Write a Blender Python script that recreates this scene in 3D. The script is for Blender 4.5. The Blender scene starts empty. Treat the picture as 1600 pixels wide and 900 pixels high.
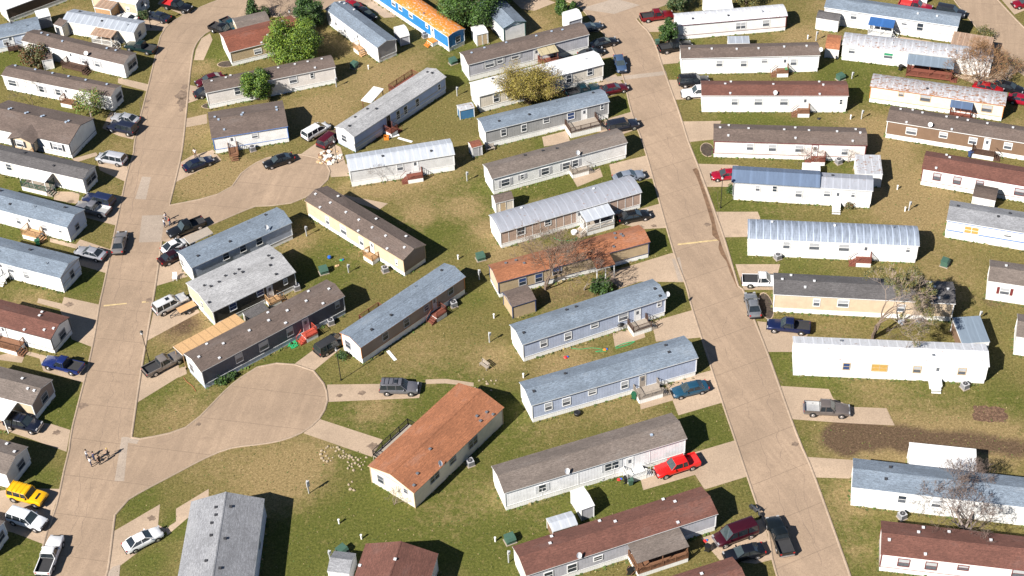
import bpy, bmesh, math, random
import numpy as np
from mathutils import Vector, Matrix
from mathutils.geometry import tessellate_polygon
R = math.radians
rnd = random.Random(7)
SC = bpy.context.scene
COL = SC.collection

# ------------------------------------------------------------------ camera, sky, sun
CAM_H, FPX, TILT, ROLL = 145.0, 2420.0, R(41.61634863), R(-3.00575028)
fw = Vector((0, math.cos(TILT), -math.sin(TILT)))
r0 = Vector((1, 0, 0)); u0 = r0.cross(fw)
cr = r0 * math.cos(ROLL) + u0 * math.sin(ROLL)
cu = -r0 * math.sin(ROLL) + u0 * math.cos(ROLL)
cam = bpy.data.cameras.new('camera'); co = bpy.data.objects.new('camera', cam); COL.objects.link(co)
cam.sensor_width = 36.0; cam.lens = FPX / 1600 * 36.0; cam.clip_start = 1; cam.clip_end = 6000
m3 = Matrix((cr, cu, -fw)).transposed()
co.matrix_world = Matrix.Translation((0, 0, CAM_H)) @ m3.to_4x4()
SC.camera = co

SUN_AZ, SUN_EL = 221.0, 39.5          # direction towards the sun, degrees from +x
world = bpy.data.worlds.new('World'); SC.world = world; world.use_nodes = True
nt = world.node_tree; sky = nt.nodes.new('ShaderNodeTexSky'); sky.sky_type = 'NISHITA'
sky.sun_disc = False; sky.altitude = 2500; sky.dust_density = .3; sky.sun_elevation = R(SUN_EL); sky.sun_rotation = R(90 - SUN_AZ)
nt.links.new(sky.outputs[0], nt.nodes['Background'].inputs[0]); nt.nodes['Background'].inputs[1].default_value = 0.05
sl = bpy.data.lights.new('sun', 'SUN'); sl.energy = 5.0; sl.angle = R(0.5); sl.color = (1.0, 0.945, 0.865)
so = bpy.data.objects.new('sun', sl); COL.objects.link(so)
sd = Vector((math.cos(R(SUN_AZ)) * math.cos(R(SUN_EL)), math.sin(R(SUN_AZ)) * math.cos(R(SUN_EL)), math.sin(R(SUN_EL))))
so.rotation_euler = sd.to_track_quat('Z', 'Y').to_euler(); so.location = sd * 400
SC.cycles.diffuse_bounces = 1
SC.view_settings.view_transform = 'Standard'; SC.view_settings.look = 'None'
SC.view_settings.exposure = 0.9; SC.view_settings.gamma = 1.0

def ray(x, y): return fw * FPX + cr * (x - 800) - cu * (y - 450)
def at(x, y, z=0.0):
    d = ray(x, y); t = (z - CAM_H) / d.z
    return Vector((0, 0, CAM_H)) + d * t
def Q(ox, oy, pts): return [(ox + p[0] / 4, oy + p[1] / 4) + tuple(p[2:]) for p in pts]

# ------------------------------------------------------------------ materials
MATS = {}
def newmat(name):
    m = bpy.data.materials.new(name); m.use_nodes = True
    n = m.node_tree; return m, n, n.nodes['Principled BSDF']
def node(n, t, **k):
    o = n.nodes.new(t)
    for a, b in k.items():
        if a in o.inputs: o.inputs[a].default_value = b
        else: setattr(o, a, b)
    return o
def coords(n, scale=(1, 1, 1), src='Object'):
    tc = node(n, 'ShaderNodeTexCoord'); mp = node(n, 'ShaderNodeMapping'); mp.inputs['Scale'].default_value = scale
    n.links.new(tc.outputs[src], mp.inputs[0]); return mp.outputs[0]
def noise(n, vec, scale, detail=4, rough=.6):
    o = node(n, 'ShaderNodeTexNoise'); o.inputs['Scale'].default_value = scale
    o.inputs['Detail'].default_value = detail; o.inputs['Roughness'].default_value = rough
    n.links.new(vec, o.inputs['Vector']); return o.outputs[0]
def ramp(n, fac, stops):
    o = node(n, 'ShaderNodeValToRGB'); e = o.color_ramp.elements
    while len(e) < len(stops): e.new(.5)
    for i, (p, c) in enumerate(stops):
        e[i].position = p; e[i].color = (c, c, c, 1) if isinstance(c, (int, float)) else (*c, 1)
    n.links.new(fac, o.inputs[0]); return o.outputs[0]
def mix(n, fac, a, b, mode='MIX'):
    o = node(n, 'ShaderNodeMix'); o.data_type = 'RGBA'; o.blend_type = mode
    for s, v in ((0, fac), (6, a), (7, b)):
        if hasattr(v, 'is_linked') or isinstance(v, bpy.types.NodeSocket): n.links.new(v, o.inputs[s])
        elif isinstance(v, (int, float)) and s == 0: o.inputs[0].default_value = v
        else: o.inputs[s].default_value = (v, v, v, 1) if isinstance(v, (int, float)) else (*v, 1)
    return o.outputs[2]
def bump(n, b, h, strength, dist=.05):
    o = node(n, 'ShaderNodeBump'); o.inputs['Strength'].default_value = strength; o.inputs['Distance'].default_value = dist
    n.links.new(h, o.inputs['Height']); n.links.new(o.outputs[0], b.inputs['Normal'])
def mul(c, k): return tuple(min(1, x * k) for x in c)
def stripes(n, vec, axis, period):
    s = node(n, 'ShaderNodeSeparateXYZ'); n.links.new(vec, s.inputs[0])
    d = node(n, 'ShaderNodeMath', operation='DIVIDE'); n.links.new(s.outputs[axis], d.inputs[0]); d.inputs[1].default_value = period
    f = node(n, 'ShaderNodeMath', operation='FRACT'); n.links.new(d.outputs[0], f.inputs[0]); return f.outputs[0]

def plain(name, c, rough=.6, metal=0, var=.12, scale=3, coat=0):
    if name in MATS: return MATS[name]
    m, n, b = newmat(name)
    f = noise(n, coords(n), scale)
    n.links.new(ramp(n, f, [(.3, mul(c, 1 - var)), (.7, mul(c, 1 + var))]), b.inputs['Base Color'])
    b.inputs['Roughness'].default_value = rough; b.inputs['Metallic'].default_value = metal
    b.inputs['Coat Weight'].default_value = coat
    MATS[name] = m; return m
def shingle(name, c):
    m, n, b = newmat(name); f = noise(n, coords(n, (1.5, 5, 5)), 1.5, 4, .8); big = noise(n, coords(n, (.5, 1, 1)), .45, 4, .7); fine = noise(n, coords(n, (2, 5, 5)), 4, 2, .8)
    a = ramp(n, f, [(.30, mul(c, .50)), (.5, c), (.70, mul(c, 1.6))])
    a = mix(n, ramp(n, fine, [(.34, .6), (.5, 0)]), a, mul(c, .42)); a = mix(n, ramp(n, fine, [(.52, 0), (.68, .5)]), a, mul(c, 1.7))
    a = mix(n, ramp(n, big, [(.36, .45), (.52, 0)]), a, mul(c, .55)); a = mix(n, ramp(n, big, [(.54, 0), (.72, .4)]), a, tuple(.5 * x + .5 * sum(c) / 3 * 1.5 for x in mul(c, 1.3)))
    row = stripes(n, coords(n), 1, .30)
    a = mix(n, ramp(n, row, [(.0, .45), (.2, .0)]), a, mul(c, .5))
    n.links.new(a, b.inputs['Base Color']); b.inputs['Roughness'].default_value = .95
    bump(n, b, f, .5, .03); MATS[name] = m; return m
def metalroof(name, c, period=1.0, contrast=.25, rust=0., rcol=(.24, .115, .06)):
    m, n, b = newmat(name); v = coords(n)
    s = stripes(n, v, 0, period); f = noise(n, coords(n, (3, .4, 1)), 1.2, 4); f2 = noise(n, v, 5, 5, .75)
    a = ramp(n, f, [(.3, mul(c, 1 - .8 * contrast)), (.7, mul(c, 1 + .6 * contrast))])
    a = mix(n, ramp(n, s, [(.0, 1), (.06, .6), (.16, 0), (.94, 0), (1., 1)]), a, mul(c, 1 + 2 * contrast))
    a = mix(n, ramp(n, f2, [(.45, 0), (.8, .35)]), a, mul(c, .7))
    if rust:
        f3 = noise(n, coords(n, (1, 1.6, 1)), 1.7, 6, .75)
        a = mix(n, ramp(n, f3, [(.62 - rust * .3, 0), (.68 - rust * .3, 1)]), a, mix(n, f2, mul(rcol, .6), mul(rcol, 1.5)))
    n.links.new(a, b.inputs['Base Color']); b.inputs['Roughness'].default_value = .55; b.inputs['Metallic'].default_value = .12
    bump(n, b, s, .25, .02); MATS[name] = m; return m
def lap(name, c, period=.2, axis=2, dirt=.12):
    m, n, b = newmat(name); v = coords(n)
    s = stripes(n, v, axis, period); f = noise(n, v, .9, 5); st = noise(n, coords(n, (5, 5, .5)), 1.2, 3)
    a = ramp(n, f, [(.3, mul(c, 1 - dirt)), (.65, c)])
    a = mix(n, ramp(n, st, [(.5, 0), (.85, dirt * 1.6)]), a, mul(c, .65))
    a = mix(n, ramp(n, s, [(.0, .3), (.10, 0)]), a, mul(c, .65))
    n.links.new(a, b.inputs['Base Color']); b.inputs['Roughness'].default_value = .6
    bump(n, b, s, .5, .03); MATS[name] = m; return m
def wood(name, c, stretch=(1, 8, 8), period=.16, axis=1):
    m, n, b = newmat(name); f = noise(n, coords(n, stretch), 3, 5, .7); s = stripes(n, coords(n), axis, period)
    a = ramp(n, f, [(.25, mul(c, .6)), (.75, mul(c, 1.35))])
    a = mix(n, ramp(n, s, [(0, .7), (.14, 0)]), a, mul(c, .35))
    n.links.new(a, b.inputs['Base Color']); b.inputs['Roughness'].default_value = .85; MATS[name] = m; return m
def leafmat(name, c):
    m, n, b = newmat(name); f = noise(n, coords(n), 1.1, 3)
    n.links.new(ramp(n, f, [(.3, mul(c, .55)), (.7, mul(c, 1.5))]), b.inputs['Base Color'])
    b.inputs['Roughness'].default_value = .6
    b.inputs['Transmission Weight'].default_value = 0.0
    b.inputs['Subsurface Weight'].default_value = 0.0
    MATS[name] = m; return m
def paint(name, c, metal=.0):
    if name in MATS: return MATS[name]
    m, n, b = newmat(name); f = noise(n, coords(n), 2.5, 4)
    n.links.new(ramp(n, f, [(.3, mul(c, .88)), (.7, mul(c, 1.06))]), b.inputs['Base Color'])
    b.inputs['Roughness'].default_value = .32; b.inputs['Metallic'].default_value = metal; b.inputs['Coat Weight'].default_value = .6
    b.inputs['Coat Roughness'].default_value = .08; MATS[name] = m; return m

for nm, c in dict(brown=(.150, .112, .095), darkbrown=(.098, .073, .062), greybrown=(.19, .155, .135), redbrown=(.165, .062, .043), maroon=(.165, .070, .052),
                  orange=(.35, .138, .066), rustred=(.225, .075, .045), darkgrey=(.115, .108, .11), grey=(.275, .28, .30), bluegrey=(.195, .24, .30),
                  paleshingle=(.40, .40, .41)).items(): shingle('shingle_' + nm, mul(c, .86))
metalroof('metal_white', (.80, .80, .80), 1.2, .06); metalroof('metal_grey', (.33, .36, .41), 1.15, .22)
metalroof('metal_bands', (.27, .31, .38), 1.0, .5); metalroof('metal_offwhite', (.62, .63, .66), 1.2, .16, .04); metalroof('metal_silver', (.46, .49, .54), 1.1, .16)
metalroof('metal_bluegrey', (.20, .25, .31), 1.2, .12); metalroof('metal_rust', (.40, .40, .42), 1.1, .2, .36)
metalroof('metal_rust_light', (.44, .45, .48), 1.1, .2, .22); metalroof('metal_whitish', (.33, .345, .39), 1.2, .15, .06)
metalroof('metal_orange', (.60, .52, .46), 1.2, .1, .72, (.62, .21, .03))
metalroof('metal_patch', (.36, .25, .18), .9, .3, .2); metalroof('tarp_blue', (.035, .12, .33), 2.4, .12); metalroof('sheeting_blue', (.12, .165, .25), 2.4, .12); metalroof('tarp_slate', (.10, .15, .25), 1.6, .15)
for nm, c in dict(white=(.86, .855, .84), cream=(.80, .73, .61), tan=(.52, .40, .25), tan2=(.60, .48, .34), pinkwhite=(.80, .75, .71), bluewhite=(.55, .62, .76),
                  palegrey=(.68, .68, .68), grey=(.36, .36, .37), blue=(.025, .21, .50), slate=(.085, .095, .135), darkslate=(.07, .065, .06),
                  peach=(.66, .52, .37), brown=(.23, .145, .095), mauve=(.30, .235, .21), bluegrey=(.30, .36, .46), dkbrown=(.10, .065, .05)).items(): lap('siding_' + nm, c, .2, 2, .17)
lap('siding_skyblue', (.40, .50, .74))  # siding made bluer: the bluish shade of one long wall put into its colour
for nm, c in dict(paleblue=(.42, .48, .62), greyboard=(.33, .33, .33), pinktan=(.47, .34, .27), white=(.87, .87, .88), greygrey=(.46, .46, .50), cream=(.70, .64, .55), blue=(.05, .17, .33)).items(): lap('board_' + nm, c, .4, 0, .22)
lap('skirt_white', (.84, .84, .82), .3, 0, .14); lap('skirt_grey', (.56, .56, .55), .3, 0, .25); lap('skirt_blue', (.5, .56, .66), .3, 0, .2)
wood('wood_red', (.20, .062, .040)); wood('wood_brown', (.20, .095, .05)); wood('wood_dark', (.085, .045, .03)); wood('wood_grey', (.34, .29, .24)); wood('wood_new', (.50, .30, .15))
wood('wood_white', (.75, .74, .72)); wood('plywood', (.50, .31, .15), (2, 3, 3), 1.22, 0); wood('plywood_pale', (.40, .34, .21), (2, 3, 3), 1.22, 0); plain('cord_rust', (.30, .12, .05), .8); wood('wood_bright', (.48, .075, .045))
plain('trim_white', (.80, .80, .79), .5, 0, .05); plain('trim_dark', (.035, .04, .05), .5); plain('trim_blue', (.10, .22, .55), .5); plain('trim_orange', (.52, .20, .06), .6); plain('trim_maroon', (.16, .03, .03), .6)
plain('trim_grey', (.4, .4, .42), .5); plain('trim_green', (.02, .10, .09), .5); plain('trim_tan', (.5, .38, .24), .6); plain('navy', (.03, .06, .16), .5)
plain('glass', (.035, .045, .06), .08, 0, .25); plain('blind', (.40, .41, .43), .5, 0, .08); plain('glass_grey', (.10, .11, .13), .15, 0, .2); plain('curtain_tan', (.48, .30, .08), .6); plain('curtain_green', (.03, .25, .13), .5)
plain('vent_white', (.60, .61, .63), .4); plain('vent_dark', (.04, .04, .045), .6); plain('vent_blue', (.35, .42, .52), .4); plain('metal_pipe', (.4, .42, .44), .35, .7)
plain('black', (.012, .012, .014), .5); plain('rubber', (.018, .018, .019), .85); plain('rim', (.55, .55, .57), .3, .8, .05); plain('white_plastic', (.8, .8, .8), .4, 0, .04)
plain('green_box', (.05, .11, .08), .6); plain('meter_grey', (.55, .56, .57), .5, .1); plain('bin_green', (.015, .10, .05), .5); plain('red_plastic', (.55, .03, .03), .4); plain('orange_plastic', (.7, .22, .03), .5)
plain('hose_green', (.03, .34, .13), .5); plain('blue_plastic', (.02, .12, .5), .4); plain('stone', (.34, .27, .185), .9, 0, .25); plain('rubble', (.62, .55, .46), .9, 0, .3); plain('cardboard', (.5, .33, .18), .9)
plain('head_lens', (.34, .35, .37), .12, 0, .05); plain('tail_lens', (.42, .015, .015), .15); plain('car_glass', (.02, .026, .032), .05, 0, .2, 3, .5); plain('windscreen_light', (.045, .06, .065), .06, 0, .2, 3, .5)
plain('bedliner', (.03, .03, .033), .8); plain('bedmetal', (.5, .5, .5), .45, .4); plain('chrome', (.6, .61, .63), .2, .8)
plain('skin', (.50, .30, .21), .6, 0, .04); plain('hair_dark', (.03, .02, .015), .7); plain('hair_light', (.55, .38, .12), .7)
for nm, c in dict(white=(.75, .75, .77), navy=(.03, .04, .09), black=(.02, .02, .022), denim=(.07, .11, .20), grey=(.3, .3, .3), red=(.5, .04, .04), khaki=(.35, .28, .18)).items(): plain('cloth_' + nm, c, .9)
plain('bark', (.16, .115, .085), .95, 0, .35, 6); plain('bark_grey', (.27, .225, .20), .95, 0, .3, 6); plain('twig', (.13, .095, .08), .95, 0, .3); plain('twig_pale', (.26, .20, .16), .95, 0, .25); plain('twig_rust', (.23, .13, .065), .95, 0, .3)
leafmat('leaf_bright', (.135, .20, .016)); leafmat('leaf_mid', (.062, .125, .018)); leafmat('leaf_dark', (.026, .060, .014)); leafmat('leaf_olive', (.25, .205, .035)); leafmat('leaf_olive2', (.19, .145, .04))
leafmat('leaf_rust', (.15, .055, .02)); leafmat('leaf_spring', (.12, .19, .03)); leafmat('leaf_dull', (.10, .11, .04))

# ------------------------------------------------------------------ mesh builder and tags
class MB:
    def __init__(s): s.v = []; s.f = []; s.m = []; s.s = []
    def add(s, vs, fs, mi=0, smooth=False):
        o = len(s.v); s.v += [tuple(p) for p in vs]
        for f in fs: s.f.append([o + i for i in f]); s.m.append(mi); s.s.append(smooth)
    def box(s, x0, x1, y0, y1, z0, z1, mi=0):
        s.add([(x, y, z) for z in (z0, z1) for y in (y0, y1) for x in (x0, x1)],
              [(0, 2, 3, 1), (4, 5, 7, 6), (0, 1, 5, 4), (2, 6, 7, 3), (0, 4, 6, 2), (1, 3, 7, 5)], mi)
    def obox(s, p, ux, uy, uz, mi=0):      # box from corner p with edge vectors
        p, ux, uy, uz = map(Vector, (p, ux, uy, uz)); V = [p + a * ux + b * uy + c * uz for c in (0, 1) for b in (0, 1) for a in (0, 1)]
        s.add(V, [(0, 2, 3, 1), (4, 5, 7, 6), (0, 1, 5, 4), (2, 6, 7, 3), (0, 4, 6, 2), (1, 3, 7, 5)], mi)
    def prism(s, sec, x0, x1, mi=0, caps=True, capmi=None):   # section in (y,z) run along x
        n = len(sec); s.add([(x0, *p) for p in sec] + [(x1, *p) for p in sec], [(i, (i + 1) % n, n + (i + 1) % n, n + i) for i in range(n)], mi)
        if caps: s.add([(x0, *p) for p in sec] + [(x1, *p) for p in sec], [tuple(range(n))[::-1], tuple(range(n, 2 * n))], mi if capmi is None else capmi)
    def tube(s, p, q, r, r2=None, n=6, mi=0, caps=True):
        p = Vector(p); q = Vector(q); d = q - p
        if d.length < 1e-6: return
        r2 = r if r2 is None else r2; a = d.orthogonal().normalized(); b = d.normalized().cross(a)
        V = []
        for c, k in ((p, r), (q, r2)): V += [c + (a * math.cos(i * 2 * math.pi / n) + b * math.sin(i * 2 * math.pi / n)) * k for i in range(n)]
        F = [(i, (i + 1) % n, n + (i + 1) % n, n + i) for i in range(n)]
        if caps: F += [tuple(range(n))[::-1], tuple(range(n, 2 * n))]
        s.add(V, F, mi, n > 5)
    def lathe(s, prof, c=(0, 0, 0), n=14, mi=0, axis='z'):
        V = []; c = Vector(c)
        for r, z in prof:
            for i in range(n):
                a = i * 2 * math.pi / n; p = (r * math.cos(a), r * math.sin(a), z)
                V.append(c + Vector(p if axis == 'z' else (p[0], p[2], p[1])))
        F = [(j * n + i, j * n + (i + 1) % n, (j + 1) * n + (i + 1) % n, (j + 1) * n + i) for j in range(len(prof) - 1) for i in range(n)]
        F += [tuple(range(n))[::-1], tuple((len(prof) - 1) * n + i for i in range(n))]
        s.add(V, F, mi, True)
    def loft(s, rings, mi=0, caps=True):
        n = len(rings[0]); V = [p for r in rings for p in r]
        F = [(j * n + i, j * n + (i + 1) % n, (j + 1) * n + (i + 1) % n, (j + 1) * n + i) for j in range(len(rings) - 1) for i in range(n)]
        if caps: F += [tuple(range(n))[::-1], tuple((len(rings) - 1) * n + i for i in range(n))]
        s.add(V, F, mi, True)
    def build(s, name, mats, parent=None, sharp=38, fix=True):
        me = bpy.data.meshes.new(name); me.from_pydata(s.v, [], s.f); me.update()
        for m in (mats if isinstance(mats, (list, tuple)) else [mats]): me.materials.append(MATS[m] if isinstance(m, str) else m)
        me.polygons.foreach_set('material_index', s.m); me.polygons.foreach_set('use_smooth', s.s)
        if fix:
            bm = bmesh.new(); bm.from_mesh(me); bmesh.ops.recalc_face_normals(bm, faces=bm.faces); bm.to_mesh(me); bm.free()
        if any(s.s): me.set_sharp_from_angle(angle=R(sharp))
        o = bpy.data.objects.new(name, me); COL.objects.link(o)
        if parent: o.parent = parent
        return o
def tag(o, label, cat, group=None):
    o['label'] = label; o['category'] = cat
    if group: o['group'] = group
    return o
def thing(name, label, cat, loc, rz=0, group=None):
    o = bpy.data.objects.new(name, None); COL.objects.link(o); o.location = loc; o.rotation_euler = (0, 0, rz); o.empty_display_size = .3
    return tag(o, label, cat, group)
# ------------------------------------------------------------------ ground, streets, drives
def spline(pts, step=1.5):
    P = [Vector(p) for p in pts]; out = []
    for i in range(len(P) - 1):
        a = P[max(i - 1, 0)]; b = P[i]; c = P[i + 1]; d = P[min(i + 2, len(P) - 1)]
        k = max(1, int((c - b).length / step))
        for j in range(k):
            t = j / k
            out.append(.5 * ((2 * b) + (c - a) * t + (2 * a - 5 * b + 4 * c - d) * t * t + (3 * b - a - 3 * c + d) * t ** 3))
    out.append(P[-1]); return out
def sheet(name, poly, z, mat, kind='structure'):
    V = [Vector((p.x, p.y, z)) for p in poly]
    tris = tessellate_polygon([V]); me = bpy.data.meshes.new(name)
    me.from_pydata([tuple(v) for v in V], [], [tuple(t) for t in tris]); me.update(); me.materials.append(MATS[mat])
    bm = bmesh.new(); bm.from_mesh(me); bmesh.ops.recalc_face_normals(bm, faces=bm.faces)
    if sum(f.normal.z for f in bm.faces) < 0: bmesh.ops.reverse_faces(bm, faces=bm.faces)
    bm.to_mesh(me); bm.free()
    o = bpy.data.objects.new(name, me); COL.objects.link(o); o['kind'] = kind; return o

def concrete(name, c, ang=None):
    m, n, b = newmat(name); v = coords(n)
    f = noise(n, v, .10, 5, .6); g = noise(n, v, 1.6, 7, .8); sp = noise(n, v, 5.5, 3, .85); st = noise(n, v, .38, 6, .75)
    a = ramp(n, f, [(.34, mul(c, .82)), (.66, mul(c, 1.14))])
    a = mix(n, ramp(n, g, [(.40, 0), (.66, .6)]), a, mul(c, .66))
    a = mix(n, ramp(n, sp, [(.30, .65), (.48, 0)]), a, mul(c, .52)); a = mix(n, ramp(n, sp, [(.54, 0), (.72, .5)]), a, mul(c, 1.35))
    a = mix(n, ramp(n, st, [(.52, 0), (.70, .55)]), a, mul(c, .60))
    if ang is not None:
        tc = node(n, 'ShaderNodeTexCoord'); mp = node(n, 'ShaderNodeMapping'); mp.inputs['Rotation'].default_value = (0, 0, -R(ang)); n.links.new(tc.outputs['Object'], mp.inputs[0])
        m2 = node(n, 'ShaderNodeMapping'); m2.inputs['Scale'].default_value = (.05, 1.1, 1); n.links.new(mp.outputs[0], m2.inputs[0])
        tr = noise(n, m2.outputs[0], 1.0, 4, .7); a = mix(n, ramp(n, tr, [(.38, .38), (.56, 0)]), a, mul(c, .70)); a = mix(n, ramp(n, tr, [(.56, 0), (.72, .25)]), a, mul(c, 1.18))
        j = stripes(n, mp.outputs[0], 0, 6.1); a = mix(n, ramp(n, j, [(0, .7), (.012, .5), (.02, 0)]), a, mul(c, .5))
    n.links.new(a, b.inputs['Base Color']); b.inputs['Roughness'].default_value = .92
    bump(n, b, g, .25, .03); MATS[name] = m
concrete('road_mat', (.345, .250, .174), 77); concrete('road_mat_right', (.352, .255, .178), 113); concrete('drive_mat', (.42, .315, .226)); concrete('kerb_mat', (.37, .28, .205)); concrete('slab_mat', (.37, .30, .24))
concrete('old_slab', (.40, .31, .24)); plain('line_yellow', (.52, .39, .20), .8, 0, .3, 2); plain('stain_mat', (.16, .095, .055), .7, 0, .35, 1.2)
plain('gravel_tan', (.55, .42, .28), .95, 0, .3, 2)

def grass_material():
    m, n, b = newmat('grass'); v = coords(n)
    at_ = node(n, 'ShaderNodeVertexColor'); at_.layer_name = 'cover'
    s = node(n, 'ShaderNodeSeparateColor'); n.links.new(at_.outputs[0], s.inputs[0])
    big = noise(n, v, .07, 5, .65); mid = noise(n, v, .42, 7, .78); fine = noise(n, coords(n, (1, 1, 1)), 3.2, 7, .88)
    vf = noise(n, v, 7, 3, .85)
    olive = ramp(n, fine, [(.30, (.042, .037, .010)), (.5, (.156, .131, .045)), (.68, (.33, .265, .108))])
    green = ramp(n, fine, [(.30, (.025, .031, .006)), (.5, (.098, .108, .024)), (.68, (.22, .205, .060))])
    tan = ramp(n, fine, [(.30, (.11, .078, .034)), (.5, (.27, .195, .092)), (.68, (.47, .35, .185))])
    soil = ramp(n, fine, [(.30, (.035, .023, .015)), (.5, (.115, .075, .047)), (.7, (.25, .17, .105))])
    def madd(x, k, y):
        o = node(n, 'ShaderNodeMath', operation='MULTIPLY_ADD'); n.links.new(x, o.inputs[0]); o.inputs[1].default_value = k; n.links.new(y, o.inputs[2]); return o.outputs[0]
    gf = ramp(n, madd(s.outputs[1], .50, mix(n, .6, big, mid)), [(.50, 0), (.78, 1)])
    tf = ramp(n, madd(s.outputs[0], .34, mix(n, .65, mix(n, .5, big, mid), noise(n, v, .9, 6, .8))), [(.54, 0), (.76, .95)])
    a = mix(n, gf, olive, green); a = mix(n, tf, a, tan)
    sf = ramp(n, madd(s.outputs[2], .62, mix(n, .5, mid, noise(n, v, 1.1, 6, .85))), [(.70, 0), (.98, 1)])
    a = mix(n, sf, a, soil); a = mix(n, ramp(n, vf, [(.32, .6), (.5, 0)]), a, (.022, .022, .006))
    n.links.new(a, b.inputs['Base Color']); b.inputs['Roughness'].default_value = 1; b.inputs['Specular IOR Level'].default_value = .1
    bump(n, b, fine, .7, .12); MATS['grass'] = m
grass_material()

# dry (r), lush (g), bare soil (b) patches: pixel, radii in metres, strength
DRY = [(300,205,7,.8),(315,285,6,1),(360,270,5,1),(420,265,5,.6),(480,175,8,.6),(570,140,9,.5),(640,130,6,.5),(510,180,5,.7),(620,285,7,.7),(655,335,3.5,1),(725,325,4,.9),(700,260,8,.4),(760,360,3,.9),(590,290,3,1),(640,250,5,.5),
 (1420,290,9,.8),(1430,330,8,.9),(1390,225,6,.5),(1390,235,3,1),(1480,420,8,.5),(1470,470,5,.4),(1300,520,7,.4),(1430,700,6,.6),(1500,690,6,.7),(660,555,8,.5),(585,640,4,.7),(440,720,8,.5),(430,760,6,.6),(490,715,5,.5),(700,800,6,.3),(770,560,4,.7),(775,770,5,.4),(330,725,6,.4),(330,640,8,.4),(265,650,5,.4),(450,465,4,.6),(460,375,4,.8),(560,395,5,.3),(540,300,4,.5),(300,520,6,.6),(280,500,6,.6),(250,570,3,.3),(90,220,5,.5),(185,235,4,.5),(180,395,4,.4),(170,300,3,.4),(20,480,5,.4),(60,470,4,.5),
 (900,570,6,.6),(870,580,5,.4),(960,640,5,.4),(850,660,5,.3),(1010,650,4,.3),(1100,720,4,.3),(1310,790,5,.4),(1430,640,8,.3),(1360,600,5,.4),(1340,700,8,.6),(1570,690,6,.8),(840,330,5,.3),(790,400,4,.8),(830,400,5,.6),(1290,10,5,.6),(1250,60,6,.7),(1270,60,5,.6),(1400,120,3,.3),(1330,190,6,.5),(1380,200,5,.6),(1220,320,7,.2),(1180,275,3,.3),(110,25,6,.6),(830,45,5,.5),(430,60,5,.7),(445,55,4,.5),(540,70,5,.6),(480,60,5,.8),(600,110,6,.5),(830,30,6,.5),(1340,860,4,.5),(1340,780,4,.4),(840,800,5,.2),(300,65,3,.5),(330,110,5,.3),(310,105,3,.8),(1545,110,5,.8),(1600,200,4,.6),(660,90,5,.4),(870,420,7,.4),(880,465,6,.4)]
LUSH = [(730,80,6,.9),(700,50,5,.6),(695,110,5,.8),(720,115,4,.9),(640,370,8,.6),(700,340,8,.4),(750,300,6,.5),(620,810,9,.8),(600,830,8,.8),(560,880,8,.6),(740,820,8,.7),(800,740,6,.6),(690,660,6,.4),(560,640,6,.8),(600,690,5,.8),(530,710,4,.9),(660,610,5,.8),(800,650,6,.6),(700,590,6,.5),(1350,130,8,.8),(1310,120,6,.6),(1370,100,5,.7),(1180,325,6,.8),(1140,310,4,.9),(1150,395,4,.9),(1240,425,7,.5),(1230,560,4,.8),(1290,600,7,.6),(1440,620,6,.6),(1570,630,6,.6),(1230,700,4,.6),(1290,760,4,.7),(1330,830,6,.6),(1310,870,6,.5),(930,740,5,.6),(960,770,7,.7),(880,800,6,.6),(1000,800,5,.4),(990,760,4,.8),(820,830,5,.9),(800,860,6,.9),(1050,750,5,.5),(1120,690,5,.6),(1190,750,5,.4),(1090,650,5,.6),(980,690,6,.4),(950,560,4,.3),(1070,560,4,.3),(840,480,6,.4),(560,320,4,.4),(500,420,6,.6),(540,400,5,.5),(500,460,5,.5),(390,435,4,.5),(480,560,5,.5),(340,620,5,.6),(430,580,5,.7),(100,190,5,.7),(20,75,6,.8),(10,100,5,.8),(40,290,6,.9),(100,320,5,.6),(10,360,5,.6),(60,350,4,.4),(40,460,5,.6),(130,445,5,.6),(130,525,4,.8),(100,640,5,.7),(90,660,4,.8),(60,750,4,.6),(40,880,5,.8),(315,70,4,1),(330,85,4,1),(335,90,3,1),(290,150,4,.4),(1270,225,7,.7),(1100,240,4,.7),(1330,255,4,.7),(1200,190,5,.5),(1150,185,4,.6),(1060,110,3,.7),(1080,60,3,.7),(1420,45,4,.6),(930,95,3,.5),(1000,140,3,.7),(975,165,4,.7),(855,225,4,.6),(800,290,5,.6),(870,290,6,.6),(940,275,4,.8),(1020,300,4,.7),(1030,380,4,.7),(1040,470,4,.6),(860,375,4,.7),(730,460,5,.5),(760,640,6,.4),(250,450,4,.6),(240,580,3,.8),(250,620,4,.6),(220,760,4,.5),(230,880,4,.6),(280,820,3,.8),(215,790,3,.6),(475,710,4,.4),(480,870,7,.6),(460,830,5,.4)]
BARE = [(270,515,4,.6),(1310,672,2.4,.9),(1345,674,2.6,1),(1385,678,2.6,1),(1425,682,2.6,1),(1465,686,2.4,.9),(1505,689,2.6,.9),(1545,694,2.6,.9),(1590,700,2.6,.9),(1300,690,2.2,.8),(1330,694,2.2,.8),(1365,697,1.8,.6),(1410,700,1.8,.6),(1320,708,1.6,.5),(1460,700,1.6,.45),(1120,210,.5,.3),(930,458,4,.45),(860,462,5,.5),(830,392,3,.5),(870,388,3,.4),(585,305,2,.4),(300,505,3,.5),(1545,470,2,.5),(1575,480,3,.4),(650,335,1.5,.4)]
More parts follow.
